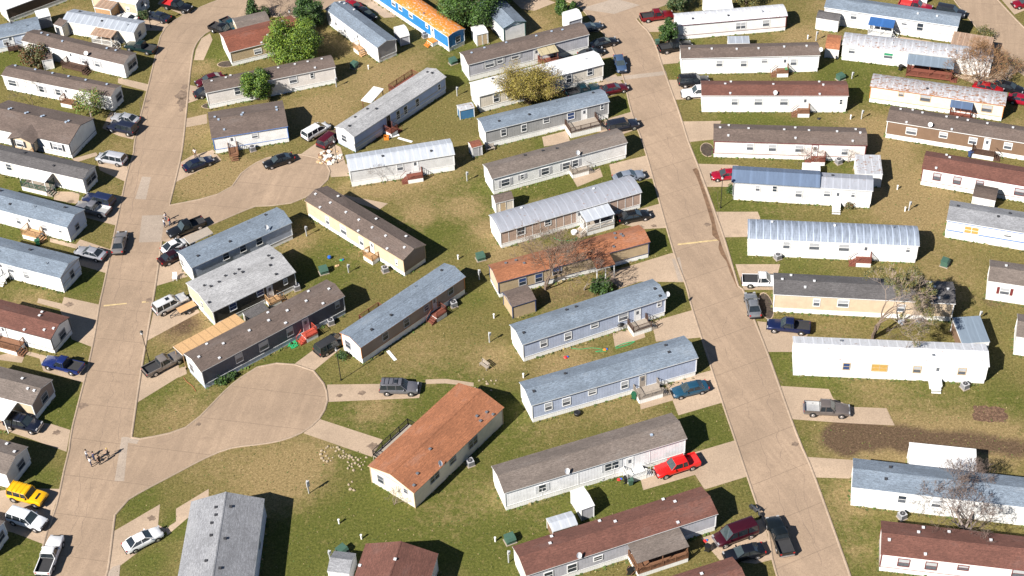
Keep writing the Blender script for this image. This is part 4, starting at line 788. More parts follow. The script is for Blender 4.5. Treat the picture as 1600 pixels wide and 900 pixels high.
H('L12', 'pale home end cut by the lower left corner', (-80,838), (-20,853), (20,817), 2.95, roof='shingle_greybrown', wall='siding_white', endwall='siding_bluewhite', ends=[(5,848,1.2,1.1)], nvents=0)
H('TL', 'tan home with white roof at the top beside parked dark cars', (140,-6), (212,7), 4.3, 2.9, roof='metal_white', wall='siding_peach', endwall='siding_palegrey', win=[(200,14,.6,.6)], ends=[(222,6,.8,.8)], nvents=1)
# between the two streets
H('C1', 'tan home with rusty red roof behind the bright green tree', (358,82), (472,53.5), (345,51), 2.95, roof='shingle_rustred', wall='siding_tan', endwall='siding_white', trim='trim_white', vents=[(408,63),(418,54),(442,36)], win=[(403,80,1.2,.9)], ventmat='vent_white')
H('C2', 'pinkish white home with brown roof behind the round green tree', (321,145.5), (524.5,104.5), (314.5,126), 3.3, roof='shingle_brown', wall='siding_pinkwhite', win=[(371,142,.9,1.3,('glass','glass_grey')),(458,124.5,1.2,1.2),(487.5,118,.5,.9,('glass','glass')),(425,131,.9,1.2)], doors=[(412,135)], vents=[(331,128),(353,122),(360,117),(435,108),(461,102),(481,98),(492,105),(503,94)])
H('C3', 'white home with brown roof and bright blue eave', (330.5,217), (450,197.5), (322.5,175.5), 3.1, roof='shingle_brown', wall='siding_white', skirt='skirt_white', trim='trim_blue', win=[(398,212,.9,.8)], doors=[(362,217)], vents=[(336,185),(342,190),(350,201),(378,183),(380,179),(432,170),(433,175),(416,200)], ventmat='vent_blue', rise=1.0)
H('C4', 'white home with grey blue roof and grey gable end facing the lawn', (507.5,14), (589,75), (623.8,64), 3.15, roof='shingle_bluegrey', wall='siding_white', endwall='siding_grey', win=[(525,35,.6,1.2),(539,46,.6,1.2),(554,60,.5,.7)], doors=[(560,66)], vents=[(531,4),(538,5),(553,14)], ventmat='vent_white')
H('C5', 'bright blue home with rusty orange roof', (572,-28), (699.5,57.8), (730,47), 3.15, roof='metal_orange', wall='siding_blue', skirt='skirt_white', kind='arch', rise=.4, win=[(615,4,1,1.1),(625.5,11,1,1.1),(642,23,1,1.1),(667,40,.6,.8)], ends=[(715.5,61,.9,1.1)], doors=[(676,50)], nvents=2, ventmat='metal_pipe', wm='trim_white')
H('C6', 'white house with dark green gable beside the big tree', (742,0), (786,45), (821,32), 3.0, roof='shingle_bluegrey', wall='board_white', endwall='board_white', trim='trim_green', skirt=None, win=[(782,57,.5,.8)], nvents=0)
H('C7', 'long grey home with brown roof and small tan porch roof', (731,101.5), (921.5,53.5), (716,82), 3.4, roof='shingle_brown', wall='board_greygrey', endwall='siding_white', win=[(765,100,1.5,1.1),(781,93),(805,87,1.3,1)], doors=[(838,80)], vents=[(737,85),(757,75),(838,58),(862,50),(879,49),(791,67)], shut='trim_grey', ventmat='vent_blue', sk=1.0)
H('C8', 'white roofed home half hidden behind the yellow green willow', (748,151), (944.5,100), (732.5,129), 3.3, roof='metal_white', wall='board_cream', endwall='siding_white', win=[(775.5,153,.9,1.4),(796,146,.9,1.4),(889,123,.9,1.4),(922,112,.9,1.2)], nvents=3, ventmat='vent_dark', pm=BLK, trim='trim_white', sk=.9)
H('C9', 'weathered grey wood home with blue roof below the willow', (757.5,206), (953,158.5), (742.5,185.5), 3.4, roof='shingle_bluegrey', wall='board_greyboard', endwall='siding_white', win=[(787,207,.8,1.2),(819,200,.8,1.2),(854,188,1,.8),(892,181,1.1,1.2,('navy','navy')),(941,167,.5,.9)], doors=[(913,179)], nvents=4, sk=.95, pm=BLK)
H('C10', 'pale roofed home with shaded blue long side and brick red steps', (553,214.5), (697.5,120), (520,200), 3.15, roof='shingle_paleshingle', wall='siding_skyblue', endwall='siding_white', skirt='skirt_blue', band='trim_grey', win=[(622,180,.7,1.5),(633.5,172,.7,1.4),(652,160,.7,1.4),(686,136,.5,1)], ends=[(538,216,1.1,1.2)], lend='L', doors=[(607,189.5)], door_mat='black', vents=[(546,199),(588,172),(555,183),(574,170),(668,114),(675,116)], pm=('glass','glass'))
H('C11', 'greige home with pale metal roof and one bare sapling in front', (545,267.5), (711,241), (537,242.5), 3.2, roof='metal_silver', wall='siding_palegrey', endwall='siding_white', win=[(625,261,.9,1.2)], doors=[(649,259)], nvents=2, sk=1.0)
H('C12', 'cream home with dark brown roof running diagonally across the lawn', (475,313), (629.5,407.5), (667,383), 3.2, roof='shingle_brown', wall='siding_peach', endwall='siding_mauve', trim='trim_tan', win=[(512,345,.7,1.3),(537,360,1.2,1.4),(565,377.5,.8,1.3),(620,410,.4,.8)], doors=[(582,389)], vents=Q(400,225,[(373,318),(513,325),(466,373),(399,387),(563,432),(644,480),(751,466),(638,534),(727,528),(811,580),(937,574),(819,645),(928,652)]), door_mat='white_plastic')
H('C13', 'bluish white home with blue roof beside the white compact car', (298.5,419), (456.5,347.5), (272.5,395), 3.2, roof='shingle_bluegrey', wall='siding_bluewhite', endwall='siding_white', win=[(353,399,.9,1.2),(379.5,387,.9,1.2),(405,377,.9,1.2)], ends=[(284.5,411,.9,1.2)], lend='L', nvents=4, pm=BLK, dish=[(416,358)])
H('C14', 'wide home with pale grey roof and nearly black long wall', (331.5,488), (462.5,425), (285.5,444), 3.2, roof='shingle_paleshingle', wall='siding_darkslate', endwall='siding_peach', trim='trim_white', win=[(364,479,1,1.2,('navy','navy')),(406.5,457,1,1,('navy','navy')),(446,440,.5,.9)], ends=[(316.5,477,.5,1)], lend='L', doors=[(421.5,453.5)], vents=Q(240,380,[]) or [(240+a/6.667,380+b/6.667) for a,b in [(530,453),(600,472),(890,287),(930,322),(1198,145),(1232,178),(1215,240),(1272,312),(575,612),(685,425),(750,352),(848,340)]], rise=.85)
H('C15', 'dark slate blue home with brown roof and bare plywood lean-to', (313.8,581.5), (539,462.5), (284,554), 3.4, roof='shingle_brown', wall='siding_slate', endwall='siding_white', skirt='skirt_blue', win=[(373.5,559,1.0,1.4),(412,540,1.3,1.4),(453,518,.9,1.4),(527,476,.6,1.0)], ends=[(300,576,.9,1.3)], lend='L', doors=[(477.5,505)], door_mat='trim_grey', vents=[(240+a/6.667,470+b/6.667) for a,b in [(475,600),(683,585),(552,445),(730,462),(1000,325),(1203,220),(1375,220),(1190,118),(1395,118)]]+Q(400,450,[(80,212),(183,213),(197,150),(315,90),(418,90),(457,15),(327,18)]), wm='trim_grey')
H('C16', 'brown walled home with blue roof and white end, red edge boards', (563.5,544), (728,432.5), (526,522.5), 3.2, roof='shingle_bluegrey', wall='siding_mauve', endwall='siding_white', skirt='skirt_white', win=[(602,525,.9,1.2),(635,504,.9,1.2),(666,481,.8,.8),(704,454,.9,1.2)], ends=[(545,545,1.0,1.2)], lend='L', doors=[(679,475)], door_mat='trim_grey', trim='trim_orange', nvents=4, pm=BLK, wm='trim_grey', sk=1.0)
H('C17', 'wide cream house with large orange roof', (647,771), (788,636.5), (572,730), 3.05, roof='shingle_orange', wall='siding_cream', endwall='siding_cream', skirt=None, win=[(679,745,1.6,1.2),(707.5,719,1.1,.9),(739,691,1.6,1.2)], ends=[(595,749,.9,1.2),(634,767,.5,.7)], lend='L', vents=Q(400,675,[(1088,112),(1008,255),(985,322)])+Q(400,450,[(1380,797),(1440,768),(1480,775),(1402,820)]), dish=[(687,726)], rise=1.0, pm=BLK, wm='trim_grey', ventmat='metal_pipe', trim='trim_tan')
H('C18', 'large house with light grey shingle roof at the bottom left', (386,985), (413.5,779), (297.5,790), 3.2, roof='shingle_grey', wall='siding_bluewhite', skirt=None, rise=1.5, vents=Q(0,675,[(1352,482),(1445,480),(1352,532),(1325,578),(1160,605),(1322,657),(1410,680),(1290,815),(1378,866)]), win=[(405,850,1.2,1.2)])
H('C19', 'dark red roofed house at the bottom edge beside small grey shed', (658,955), (685,865), (572.5,846), 3.1, roof='shingle_maroon', wall='siding_palegrey', skirt=None, rise=1.35, vents=Q(400,675,[(645,812),(872,816),(1040,897)]))
H('M4', 'white home with brown roof right of the meter post', (768.8,280), (981,222.5), (750,257.5), 3.15, roof='shingle_greybrown', wall='siding_white', win=[(790,285,1.3,1.2),(816,276,.5,.8),(852,267.5,1.2,1.2),(885,259,1.2,1.2),(899,255,.9,1.2)], vents=[(848,236),(820,243),(870,234)], shut='trim_grey', dish=[(908,248)], pm=BLK, ventmat='vent_dark')
H('M5', 'pink panelled home with ribbed silver roof and white railed porch', (781,363.8), (1003.5,300), (761,336.5), 3.15, roof='metal_whitish', wall='board_pinktan', endwall='siding_white', win=[(814,361,1.2,1.3),(856,348,.9,.9)], doors=[(905,328)], panels=18, kind='arch', rise=.5, nvents=2, pm=('glass','glass'))
H('M6', 'tan home with orange red roof behind two bare trees', (777.5,442), (1016.5,378), (761,414), 3.0, roof='shingle_orange', wall='siding_tan', endwall='siding_peach', trim='navy', win=[(816.5,440,1,1.2),(842,434,1,1.4),(870.5,423.5,1.3,1.1)], vents=[(740+a/6.667,320+b/6.667) for a,b in [(335,610),(440,580),(527,622),(980,500),(1470,297),(1478,362),(1535,318),(1555,342),(1460,432)]], ventmat='metal_pipe', pm=('glass','navy'), wm='trim_grey')
H('M7', 'pale blue home with blue roof and black barbecue patio', (816,539), (1042.5,465.5), (793,508), 3.4, roof='shingle_bluegrey', wall='board_paleblue', endwall='siding_white', win=[(849.5,536,.9,1.2),(887.5,525,.9,1.2),(929,508,1,.8),(974,495,1.3,1.2),(1030,474.5,.5,.9)], doors=[(996,490)], vents=[(818,521),(885,484),(900,479),(1023,453),(1031,461)], dish=[(1043,461)])
H('M8', 'pale blue home with blue roof beside the teal sedan', (830,634), (1091.5,559), (809,597.5), 3.4, roof='shingle_bluegrey', wall='board_paleblue', endwall='siding_white', win=[(857,635,.9,1.2),(885,627.5,1,1.2),(925.5,612.5,1,.8),(976,601,.9,1.2)], doors=[(1004,593)], vents=[(834,613),(883,584),(1045,552),(1040,540),(845,626)], door_mat='wood_grey')
H('M9', 'long white home with grey brown roof beside the bright red pickup', (787.5,771), (1074,685), (764,729), 3.5, roof='shingle_greybrown', wall='board_white', endwall='siding_white', trim='trim_white', win=[(847.5,762.5,.9,1.2),(956,728,1.8,1.2)], doors=[(984,720)], vents=[(1018,681)], dish=[(893,752)], pm=('glass','glass'), shut='vent_white', ventmat='vent_blue', panels=5)
H('M10', 'long dark red roofed home with brown roofed porch', (822,900), (1122.5,803), (800.5,853.5), 3.2, roof='shingle_maroon', wall='board_greygrey', endwall='siding_cream', win=[(857,899,1,1.2),(894,889,1.1,1.3),(934.5,872,1,.7)], vents=Q(800,675,[(945,412),(1018,438),(645,564),(1037,558),(247,647),(238,702),(322,802),(547,550)]), dish=[(905,871)], pm=('glass','glass'))
H('M11', 'dark red roofed home cut off by the bottom edge', (872,1014), (1172,917), (1140,871), 3.2, roof='shingle_maroon', wall='siding_white', vents=Q(800,675,[(1108,856),(1185,888)]))
# right of the right street
H('T', 'white home with white ribbed roof behind the dense green shrub tree', (1057.5,40), (1231,25), (1050,21), 3.0, roof='metal_offwhite', wall='siding_white', trim='trim_maroon', win=[(1157.5,40,1.6,1.2),(1197,36,1.1,1.2)], nvents=3, kind='arch', rise=.4, ventmat='vent_dark')
H('R1', 'white home with brown roof behind the small grey roof', (1063.8,91.5), (1282,86.5), (1062,70.5), 3.3, roof='shingle_brown', wall='siding_white', win=[(1124,99),(1162,99),(1194.5,95,.9,.7),(1240,97)], doors=[(1226,102)], vents=[(1077,78),(1112,78),(1151,78),(1185,77),(1225,75),(1260,74)], dish=[(1283,80)])
H('R2', 'white home with dark red roof beside the white work pickup', (1095.8,149.5), (1326.5,150), (1095,126), 3.3, roof='shingle_maroon', wall='siding_white', win=[(1148,159),(1185,159,1.2,1.2),(1225,159,1.2,1.2),(1314,159,.4,.9,('glass','glass'))], doors=[(1258,160)], vents=[(1133,133),(1142,127),(1141,144),(1208,134),(1286,135),(1280,127),(1281,145)], dish=[(1212,157)])
H('R3', 'cream white home with dark greyish roof and maroon trim', (1114.5,220.5), (1355.5,227.5), (1115.5,193), 3.2, roof='shingle_brown', wall='siding_pinkwhite', trim='trim_maroon', win=[(1172,229.5),(1207,231,1.1,1.2),(1249,232.5,1.2,1.2),(1320,237)], doors=[(1273,236)], vents=Q(800,0,[(1300,805),(1355,780),(1478,812),(1352,845)])+Q(1200,0,[(100,820),(255,826),(430,833),(575,840),(172,860),(530,876),(170,797),(548,808)]))
f = H('R4', 'white home roofed half in blue sheeting and half in silver metal', (1144.5,285), (1364.5,298.5), (1146,261), 3.4, roof='metal_whitish', wall='siding_palegrey', win=[(1184,294,.6,1),(1210.5,295,.6,1,('glass','glass')),(1248,302.5,.9,1.2),(1292.5,302.5,.9,1),(1333,304,.5,.9)], doors=[(1309,307)], nvents=2, ventmat='vent_dark')
tb = MB(); x1 = (f.inv @ at(1281, 290, 3.4)).x
for (a, za), (b, zb) in (((-.35, 3.46), (f.W / 2, 4.25)), ((f.W / 2, 4.25), (f.W + .35, 3.46))): tb.prism([(a, za), (b, zb), (b, zb + .12), (a, za + .12)], -.35, x1)
tb.build('roof_sheeting', 'sheeting_blue', f.root)
H('R5', 'white home with banded silver roof and red steps', (1168,373), (1437,384.5), (1168.8,342), 3.3, roof='metal_bands', wall='board_white', kind='arch', rise=.55, win=[(1229,383,.9,1.2),(1272.5,385,1.4,1.2),(1319,387,1.4,1.2),(1419,390,.5,.9)], doors=[(1353,389)], nvents=3)
H('R6', 'peach home with dark roof behind the large half bare tree', (1208.5,460), (1493.5,475), (1208.8,426), 3.4, roof='shingle_darkgrey', wall='siding_peach', win=[(1276,472.5,.8,1.2),(1317.5,474,1.4,1.2),(1408,481,.9,1.2)], vents=[(1236,429),(1222,439),(1272,442),(1258,449)]+[(1300+a/6.667,400+b/6.667) for a,b in [(1027,275),(900,347),(1205,362),(1115,430),(1262,468),(1065,337)]], wm='trim_white', skirt='skirt_white')
H('R7', 'long all white home with yellow curtained double window', (1240,560), (1546.5,573), (1238.8,525), 3.3, roof='metal_offwhite', wall='siding_white', win=[(1322.5,572.5,.8,1.1,('navy','navy')),(1374,575.5,1.9,1.1,('curtain_tan','curtain_tan')),(1432.5,579.5,.9,1.1),(1502.5,583,.9,1.1)], doors=[(1464,584)], nvents=2, ventmat='metal_pipe', rise=.7, wm='trim_tan', trim='trim_white')
H('R8', 'white home with blue roof behind the leafless grey tree', (1331,761.5), (1650,798.5), (1332.5,715.5), 3.5, roof='shingle_bluegrey', wall='siding_white', win=[(1409.5,780,.9,1.2,('glass_grey','glass')),(1463,787)], vents=[(1391,730),(1384,749)])
H('R9', 'white home with dark red roof in the lower right corner', (1376,865.5), (1650,897), (1375,813), 3.3, roof='shingle_maroon', wall='siding_white', trim='trim_maroon', win=[(1412,879,1.2,1.2),(1455,884,1.2,1.2),(1505,887,1.1,.7),(1592,896,1.4,1.2)], vents=Q(1200,675,[(972,590),(940,630),(985,755),(1392,680),(1132,620),(757,678)]), wm='trim_maroon')
# far right column
H('F00', 'white home end at the top edge behind the red pickup', (1340,-36), (1453,-17), 4.3, 3.1, roof='metal_white', wall='siding_white', nvents=0)
H('F0', 'white home with blue grey roof and small blue roofed porch', (1287.5,11.5), (1497.5,42), 4.3, 3.3, roof='shingle_bluegrey', wall='siding_white', endwall='siding_bluewhite', band='trim_grey', win=[(1334,25,1,1.2),(1413,36,.9,.7),(1437.5,42.5,1,1.5,('glass','glass'))], vents=[(1434,22),(1464,26)], ventmat='vent_white')
H('F1', 'white home with rust stained roof and red railed covered deck', (1315.5,69.5), (1551,97), (1329,51), 3.1, roof='metal_rust_light', wall='siding_white', kind='arch', rise=.4, win=[(1331,79,1,1),(1388,87,1.4,1,('glass_grey','curtain_green'))], nvents=2, ventmat='vent_white')
H('F2', 'cream home with orange trim and rusty panelled roof', (1359,135), (1571,165.5), (1368,115), 3.1, roof='metal_rust', wall='siding_cream', trim='trim_orange', kind='arch', rise=.4, win=[(1408,147,.7,.7),(1446,153,1.5,1.2),(1542,169.5,1.5,1.2)], doors=[(1494,170)], nvents=1, ventmat='vent_dark', wm='trim_tan')
H('F3', 'brown walled home with white window frames and brown roof', (1385,189), (1640,230), (1396,165.5), 3.3, roof='shingle_brown', wall='siding_brown', win=[(1424,205,1.5,1.1),(1474,211,1.1,.9),(1520,220,1.1,1.1),(1575,228,1.1,1.1)], doors=[(1541,230)], vents=Q(1200,0,[(828,684),(905,682),(965,706),(867,756),(1115,733),(1183,732),(1248,755),(1370,775),(1150,800),(1530,802)]), dish=[(1452,200)])
H('F4', 'white home with dark red roof behind the small dark gambrel shed', (1440,263), (1640,297), (1450.5,236), 3.2, roof='shingle_maroon', wall='siding_white', trim='trim_maroon', win=[(1464,276,1,1.2),(1495.5,282,1,1.2),(1531,286,1,.7),(1593,300,1.3,1.1)], vents=Q(1200,225,[(1117,63),(1135,86),(1052,142)]), wm='trim_maroon')
H('F5', 'white home with blue stripes and grey roof at the right edge', (1478.8,344), (1660,374), (1487.5,313), 3.3, roof='shingle_grey', wall='siding_pinkwhite', band='trim_blue', win=[(1518,360,1.9,1.2,('curtain_tan','curtain_tan')),(1575,367.5,1,.6)], vents=Q(1200,225,[(1185,395),(1437,460),(1510,437)]))
H('F6', 'white home with brown roof cut by the right edge', (1543.8,439), (1700,462), (1550,406), 3.5, roof='shingle_greybrown', wall='siding_white', win=[(1570,455,1.2,1.1),(1620,458)], vents=[(1572,416)], shut='trim_maroon')
H('F7', 'sliver of white home with brown roof at right edge, lower', (1587.5,526), (1700,543), (1592,490), 3.4, roof='shingle_greybrown', wall='siding_white', nvents=0)

# ------------------------------------------------------------------ sheds, carports and lean-tos
GS = 'sheds and carports between the homes'
def shed(key, label, A, B, far, he, **k):
    k.setdefault('oh', .12); k.setdefault('oe', .1)
    return building(key, k.pop('name', 'storage_shed'), label, k.pop('cat', 'shed'), A, B, far, he, skirt=None, nvents=0, group=GS, **k)
shed('S1', 'grey shed with flat white roof behind the pale blue roofed home', (58,29), (79,24), 2.6, 2.3, roof='metal_white', wall='siding_grey', kind='slope')
shed('S2', 'small brown shed with dark side beside the rusty bush', (65,95), (82,92), 2.2, 2.0, roof='shingle_brown', wall='siding_white', kind='gable', rise=.4)
shed('S2b', 'narrow cream lean-to with tall dark door at a cream home', (83,38), (96,42), 1.7, 2.5, roof='shingle_brown', wall='siding_cream', kind='slope', rise=.35, doors=[(90,46)], door_mat='trim_dark', name='lean_to')
shed('S3', 'white round roofed metal shed behind the grey gabled home', (624.5,58), (640,54), 3.3, 1.9, roof='metal_white', wall='board_greygrey', kind='barn', rise=.7)
shed('S4', 'white metal shed with double doors between the blue and white houses', (744,55), (763,50.5), (732,43), 2.3, roof='metal_white', wall='board_cream', endwall='siding_white', rise=.3, doors=[(750,60),(757,58)], door_mat='trim_tan')
shed('S5', 'weathered white barn shed near the top of the right street', (889,33), (910,27), (878,21), 2.4, roof='metal_white', wall='board_greygrey', endwall='siding_white', kind='barn', rise=.8)
shed('S6', 'small blue shed with rusty pale top', (717.5,173), (741.5,168), (714.5,164), 1.9, roof='metal_rust_light', wall='board_blue', rise=.2)
shed('S7', 'small grey shed with orange roof beside pale white bench', (737,231.5), (754,227), (727.5,223), 1.9, roof='shingle_rustred', wall='board_greygrey', rise=.3, doors=[(743,238)], door_mat='trim_grey')
shed('S8', 'cream gable shed with brown roof between two long homes', (774,318), (803,311), (764.5,306), 2.3, roof='shingle_brown', wall='board_cream', endwall='siding_white', rise=.7, doors=[(786,324)], door_mat='trim_tan')
shed('S9', 'tan shed with brown roof and blue edge beside blue roofed home', (800,480), (838,468), (785,456), 2.3, roof='shingle_brown', wall='siding_tan', trim='navy', rise=.5)
shed('S10', 'white metal shed with ribbed door beside the long white home', (908,797), (929.5,789.5), (889,767.5), 2.2, roof='metal_white', wall='board_greygrey', endwall='siding_white', rise=.25)
shed('S11', 'small grey roofed shed beside the dark red roofed house', (511,893), (545.5,897.5), 3.1, 2.1, roof='shingle_grey', wall='siding_white', rise=.7, doors=[(527,908)], door_mat='trim_white')
shed('S12', 'white shed with dark grey roof beside the blue roofed porch home', (1275,28), (1310.5,33.5), (1281.5,15.5), 2.3, roof='shingle_darkgrey', wall='siding_white', rise=.5)
shed('S13', 'barn shed with orange brown round roof beside rust stained home', (1289,75), (1311.5,77.5), 4.0, 1.9, roof='shingle_orange', wall='siding_pinkwhite', kind='barn', rise=.9)
shed('S14', 'cream shed with dark brown gambrel roof and pale doors', (1519.5,306), (1556,313), 2.7, 2.0, roof='shingle_darkbrown', wall='siding_cream', kind='barn', rise=.8, doors=[(1532,316),(1541,317)], door_mat='trim_white')
shed('S15', 'shed with blue grey slanted sheet roof and brown side door', (1503,537), (1547,534), (1491,498), 2.2, roof='metal_bluegrey', wall='siding_white', endwall='siding_brown', kind='slope', rise=.25)
shed('S16', 'white flat roofed shed on the bare brown soil', (1421,727), (1527,738), (1419.5,692), 2.6, roof='metal_white', wall='siding_white', kind='slope', rise=.15)
shed('S17', 'white box trailer with rusty strip on its roof', (1339.5,271.5), (1379.5,272.5), (1337.5,242), 2.5, roof='metal_rust_light', wall='siding_white', kind='slope', rise=.1, name='box_trailer', cat='trailer')
shed('S18', 'low white box behind the blue sheeted roof', (1254,266), (1282,267), 1.8, 1.5, roof='metal_white', wall='siding_white', kind='slope', rise=.1)
shed('S19', 'weathered brownish grey carport roof beside the far right street', (1484,72), (1547,82), 4.6, 2.6, roof='metal_patch', wall='siding_grey', kind='slope', rise=.1, posts='trim_grey', name='carport', cat='carport')
shed('S20', 'low grey roofed shed on grass between two white homes', (1137.5,68), (1171.5,67.5), 1.9, 1.6, roof='metal_grey', wall='siding_grey', kind='slope', rise=.25)
shed('S21', 'low brown topped shed with bare plywood patch behind dark red roof', (863,831), (903,819), 2.2, 1.7, roof='metal_silver', wall='siding_brown', kind='gable', rise=.3)
shed('S22', 'white carport roof over the dark blue off road vehicle', (-55,642), (6,657), 5.2, 2.6, roof='metal_white', wall='siding_white', kind='slope', rise=.25, posts=True, name='carport', cat='carport')
shed('S24', 'grey brown roofed garage behind the rusty red roof', (372,49), (424,37), 4.6, 2.6, roof='shingle_greybrown', wall='siding_tan', rise=.5)
shed('S25', 'bare plywood lean-to roof along the slate blue home', (285,555), (383,503), (266,540.5), 2.75, roof='plywood', wall='siding_white', kind='slope', rise=-.3, posts='wood_new', name='lean_to', cat='lean-to')
shed('S30', 'weathered grey flat canopy between compact car and bluish white home', (296,381), (333,364), (290,370), 2.3, roof='wood_grey', wall='siding_white', kind='slope', rise=.05, posts='wood_grey', name='canopy', cat='canopy')
shed('S26', 'white roofed shed behind the white home at the top', (1101,15), (1146,13), 3.4, 2.0, roof='metal_white', wall='siding_white', kind='slope', rise=.1)
shed('S27', 'tan deck cabin with weathered flat roof at the top', (146,11), (172,15.5), 3.4, 2.6, roof='metal_patch', wall='wood_new', kind='slope', rise=.1, name='porch_cabin')
shed('S28', 'white sheet roof over red posts behind the pale roofed home', (564,156.5), (580,160.5), 4.2, 2.7, roof='metal_white', wall='siding_white', kind='slope', rise=.05, posts='wood_red', name='patio_cover', cat='patio cover')
shed('S29', 'dark brown roofed low pen between slate and black walled homes', (388,499), (420,482), 1.6, 1.3, roof='shingle_darkgrey', wall='wood_grey', kind='slope', rise=.2, name='animal_pen', cat='pen')

# ------------------------------------------------------------------ steps, decks, porches
deck('L3', 'wooden_deck', 'dark wooden deck and steps at the home behind the rusty bush', (112,107), 4.2, 1.7, 'wood_dark', None, 'R')
deck('L4', 'wooden_steps', 'reddish brown steps behind the pale green sapling', (105,160), 2.2, 1.5, 'wood_brown', 'skirt_white', 'R')
deck('L5', 'wooden_steps', 'orange brown steps under the dark trimmed entrance gable', (50,233), 1.8, 1.2, 'wood_new', None, 'L', dy=1.3)
deck('L6', 'covered_porch', 'white roofed porch with green railing on the cream home', (56,292), 4.6, 2.4, 'wood_grey', 'skirt_white', 'R', roof='metal_white', rail_mat='green_box', post='trim_white')
deck('L7', 'wooden_deck', 'orange brown deck with red chairs beside the grey sedan home', (47,367), 2.6, 1.7, 'wood_new', 'skirt_white', 'R')
deck('L8', 'metal_steps', 'small white steps at the left edge beside striped home', (3,435), 1.3, 1.1, 'wood_white', None, 'F')
deck('L9', 'wooden_deck', 'brown deck with white chairs beside the blue pickup', (8,541), 4.2, 2.0, 'wood_brown', 'skirt_white', 'R')
deck('L2', 'covered_porch', 'porch with patchy brown roof and white base', (165,64), 4.0, 2.4, 'wood_grey', 'skirt_white', 'R', roof='metal_patch', rail_mat='wood_white', roofz=2.6)
deck('L1', 'wooden_steps', 'small brown steps in front of the pale grey home', (20,73), 1.8, 1.3, 'wood_dark', None, 'R')
deck('C3', 'wooden_steps', 'brown stairs at the blue trimmed white home', (364,232), 1.5, 2.0, 'wood_brown', None, 'F')
deck('C4', 'wooden_steps', 'orange brown steps at the white home with grey gable', (558,76), 1.6, 1.3, 'wood_new', 'skirt_white', 'R')
deck('C5', 'wooden_steps', 'orange red steps in front of the bright blue home', (672,64), 1.6, 1.2, 'orange_plastic', 'skirt_white', 'F', rail=False)
deck('C7', 'covered_porch', 'small porch with tan roof and dark red railing', (858,97), 3.0, 2.0, 'wood_red', None, 'R', roof='plywood_pale', roofz=3.0)
deck('C9', 'wooden_deck', 'large weathered deck with dark railing at the grey wood home', (912,197), 5.2, 2.6, 'wood_grey', 'skirt_white', 'R', rail_mat='wood_dark', h=1.0)
deck('C10', 'wooden_steps', 'brick red steps under an open white door', (617,206), 1.5, 1.7, 'wood_red', 'skirt_white', 'R')
deck('C10', 'wooden_deck', 'long red brown deck railing behind the pale roofed home', (622,126), 5.6, 3.3, 'wood_red', None, '', far=True)
deck('C10', 'wooden_ramp', 'low red ramp along the back of the pale roofed home', (553,172), 6.4, 1.9, 'wood_red', None, '', far=True, h=.5)
deck('C11', 'wooden_steps', 'dark red curved steps at the greige home', (648,274), 2.4, 1.5, 'wood_red', 'skirt_white', 'L')
deck('C12', 'wooden_steps', 'orange brown landing beside the diagonal brown roofed home', (577,402), 2.0, 1.3, 'wood_new', 'skirt_white', '')
deck('C14', 'wooden_steps', 'orange brown steps by the black walled home', (426,467), 1.8, 1.4, 'wood_new', 'skirt_white', 'R')
deck('C15', 'wooden_steps', 'bright red steps at the slate blue home', (482,519), 1.9, 1.4, 'wood_bright', 'skirt_white', 'L')
deck('C16', 'wooden_steps', 'dark red steps at the brown walled home', (686,489), 1.9, 1.4, 'wood_red', 'skirt_white', 'L')
deck('C16', 'wooden_deck', 'red brown deck behind the brown walled home', (575,489), 3.6, 2.2, 'wood_red', None, '', far=True)
deck('C17', 'wooden_deck', 'long black railed deck beside the orange roof', (606,684), 6.8, 2.3, 'wood_grey', None, '', far=True, rail_mat='black', h=.8)
deck('M4', 'wooden_steps', 'weathered grey steps at the white home above patio slab', (906,267), 2.8, 1.3, 'wood_grey', 'skirt_white', 'R')
deck('M5', 'covered_porch', 'white railed porch with dented silver roof', (931,345), 4.4, 2.6, 'wood_grey', 'skirt_white', 'L', roof='metal_silver', rail_mat='wood_white')
deck('M7', 'wooden_deck', 'grey deck with dark railing beside the barbecue', (997,505), 2.8, 1.9, 'wood_grey', 'skirt_white', 'R', rail_mat='wood_dark')
deck('M8', 'wooden_deck', 'weathered grey deck beside the teal sedan', (1012,610), 3.4, 2.0, 'wood_grey', 'skirt_white', 'R')
deck('M9', 'wooden_steps', 'white railed landing beside the bright red pickup', (990,735), 2.6, 1.5, 'wood_white', 'skirt_white', 'R')
deck('M10', 'covered_porch', 'brown shingle roofed porch with orange brown railing', (1030,872), 6.4, 3.0, 'wood_brown', 'skirt_white', '', roof='shingle_greybrown', post='wood_brown', roofz=2.85)
deck('R1', 'wooden_steps', 'brown railed steps at the white home with brown roof', (1222,109), 1.9, 1.4, 'wood_brown', 'skirt_white', 'L')
deck('R2', 'wooden_steps', 'brown steps with white base at the dark red roofed home', (1255,171), 1.9, 1.4, 'wood_brown', 'skirt_white', 'L')
deck('R2', 'wooden_deck', 'plain orange brown plywood platform behind the dark red roof', (1178,121), 4.6, 2.2, 'wood_new', None, '', rail=False, far=True, h=.5)
deck('R3', 'wooden_steps', 'dark red brown steps behind a leafless shrub', (1278,246), 2.1, 1.4, 'wood_red', 'skirt_white', 'L')
deck('R4', 'concrete_steps', 'narrow white steps at the blue sheeted home', (1307,322), 1.2, 1.2, 'wood_white', 'skirt_white', 'F', rail=False)
deck('R5', 'wooden_steps', 'dark red steps with white base at the banded roof home', (1349,404), 2.1, 1.4, 'wood_red', 'skirt_white', 'L')
deck('R7', 'concrete_steps', 'white block steps at the long all white home', (1463,604), 1.6, 1.4, 'wood_white', 'skirt_white', 'F', rail=False, h=.7)
deck('F0', 'covered_porch', 'white porch with bright blue roof and toys', (1376,49), 4.0, 2.4, 'wood_white', 'skirt_white', 'R', roof='tarp_blue')
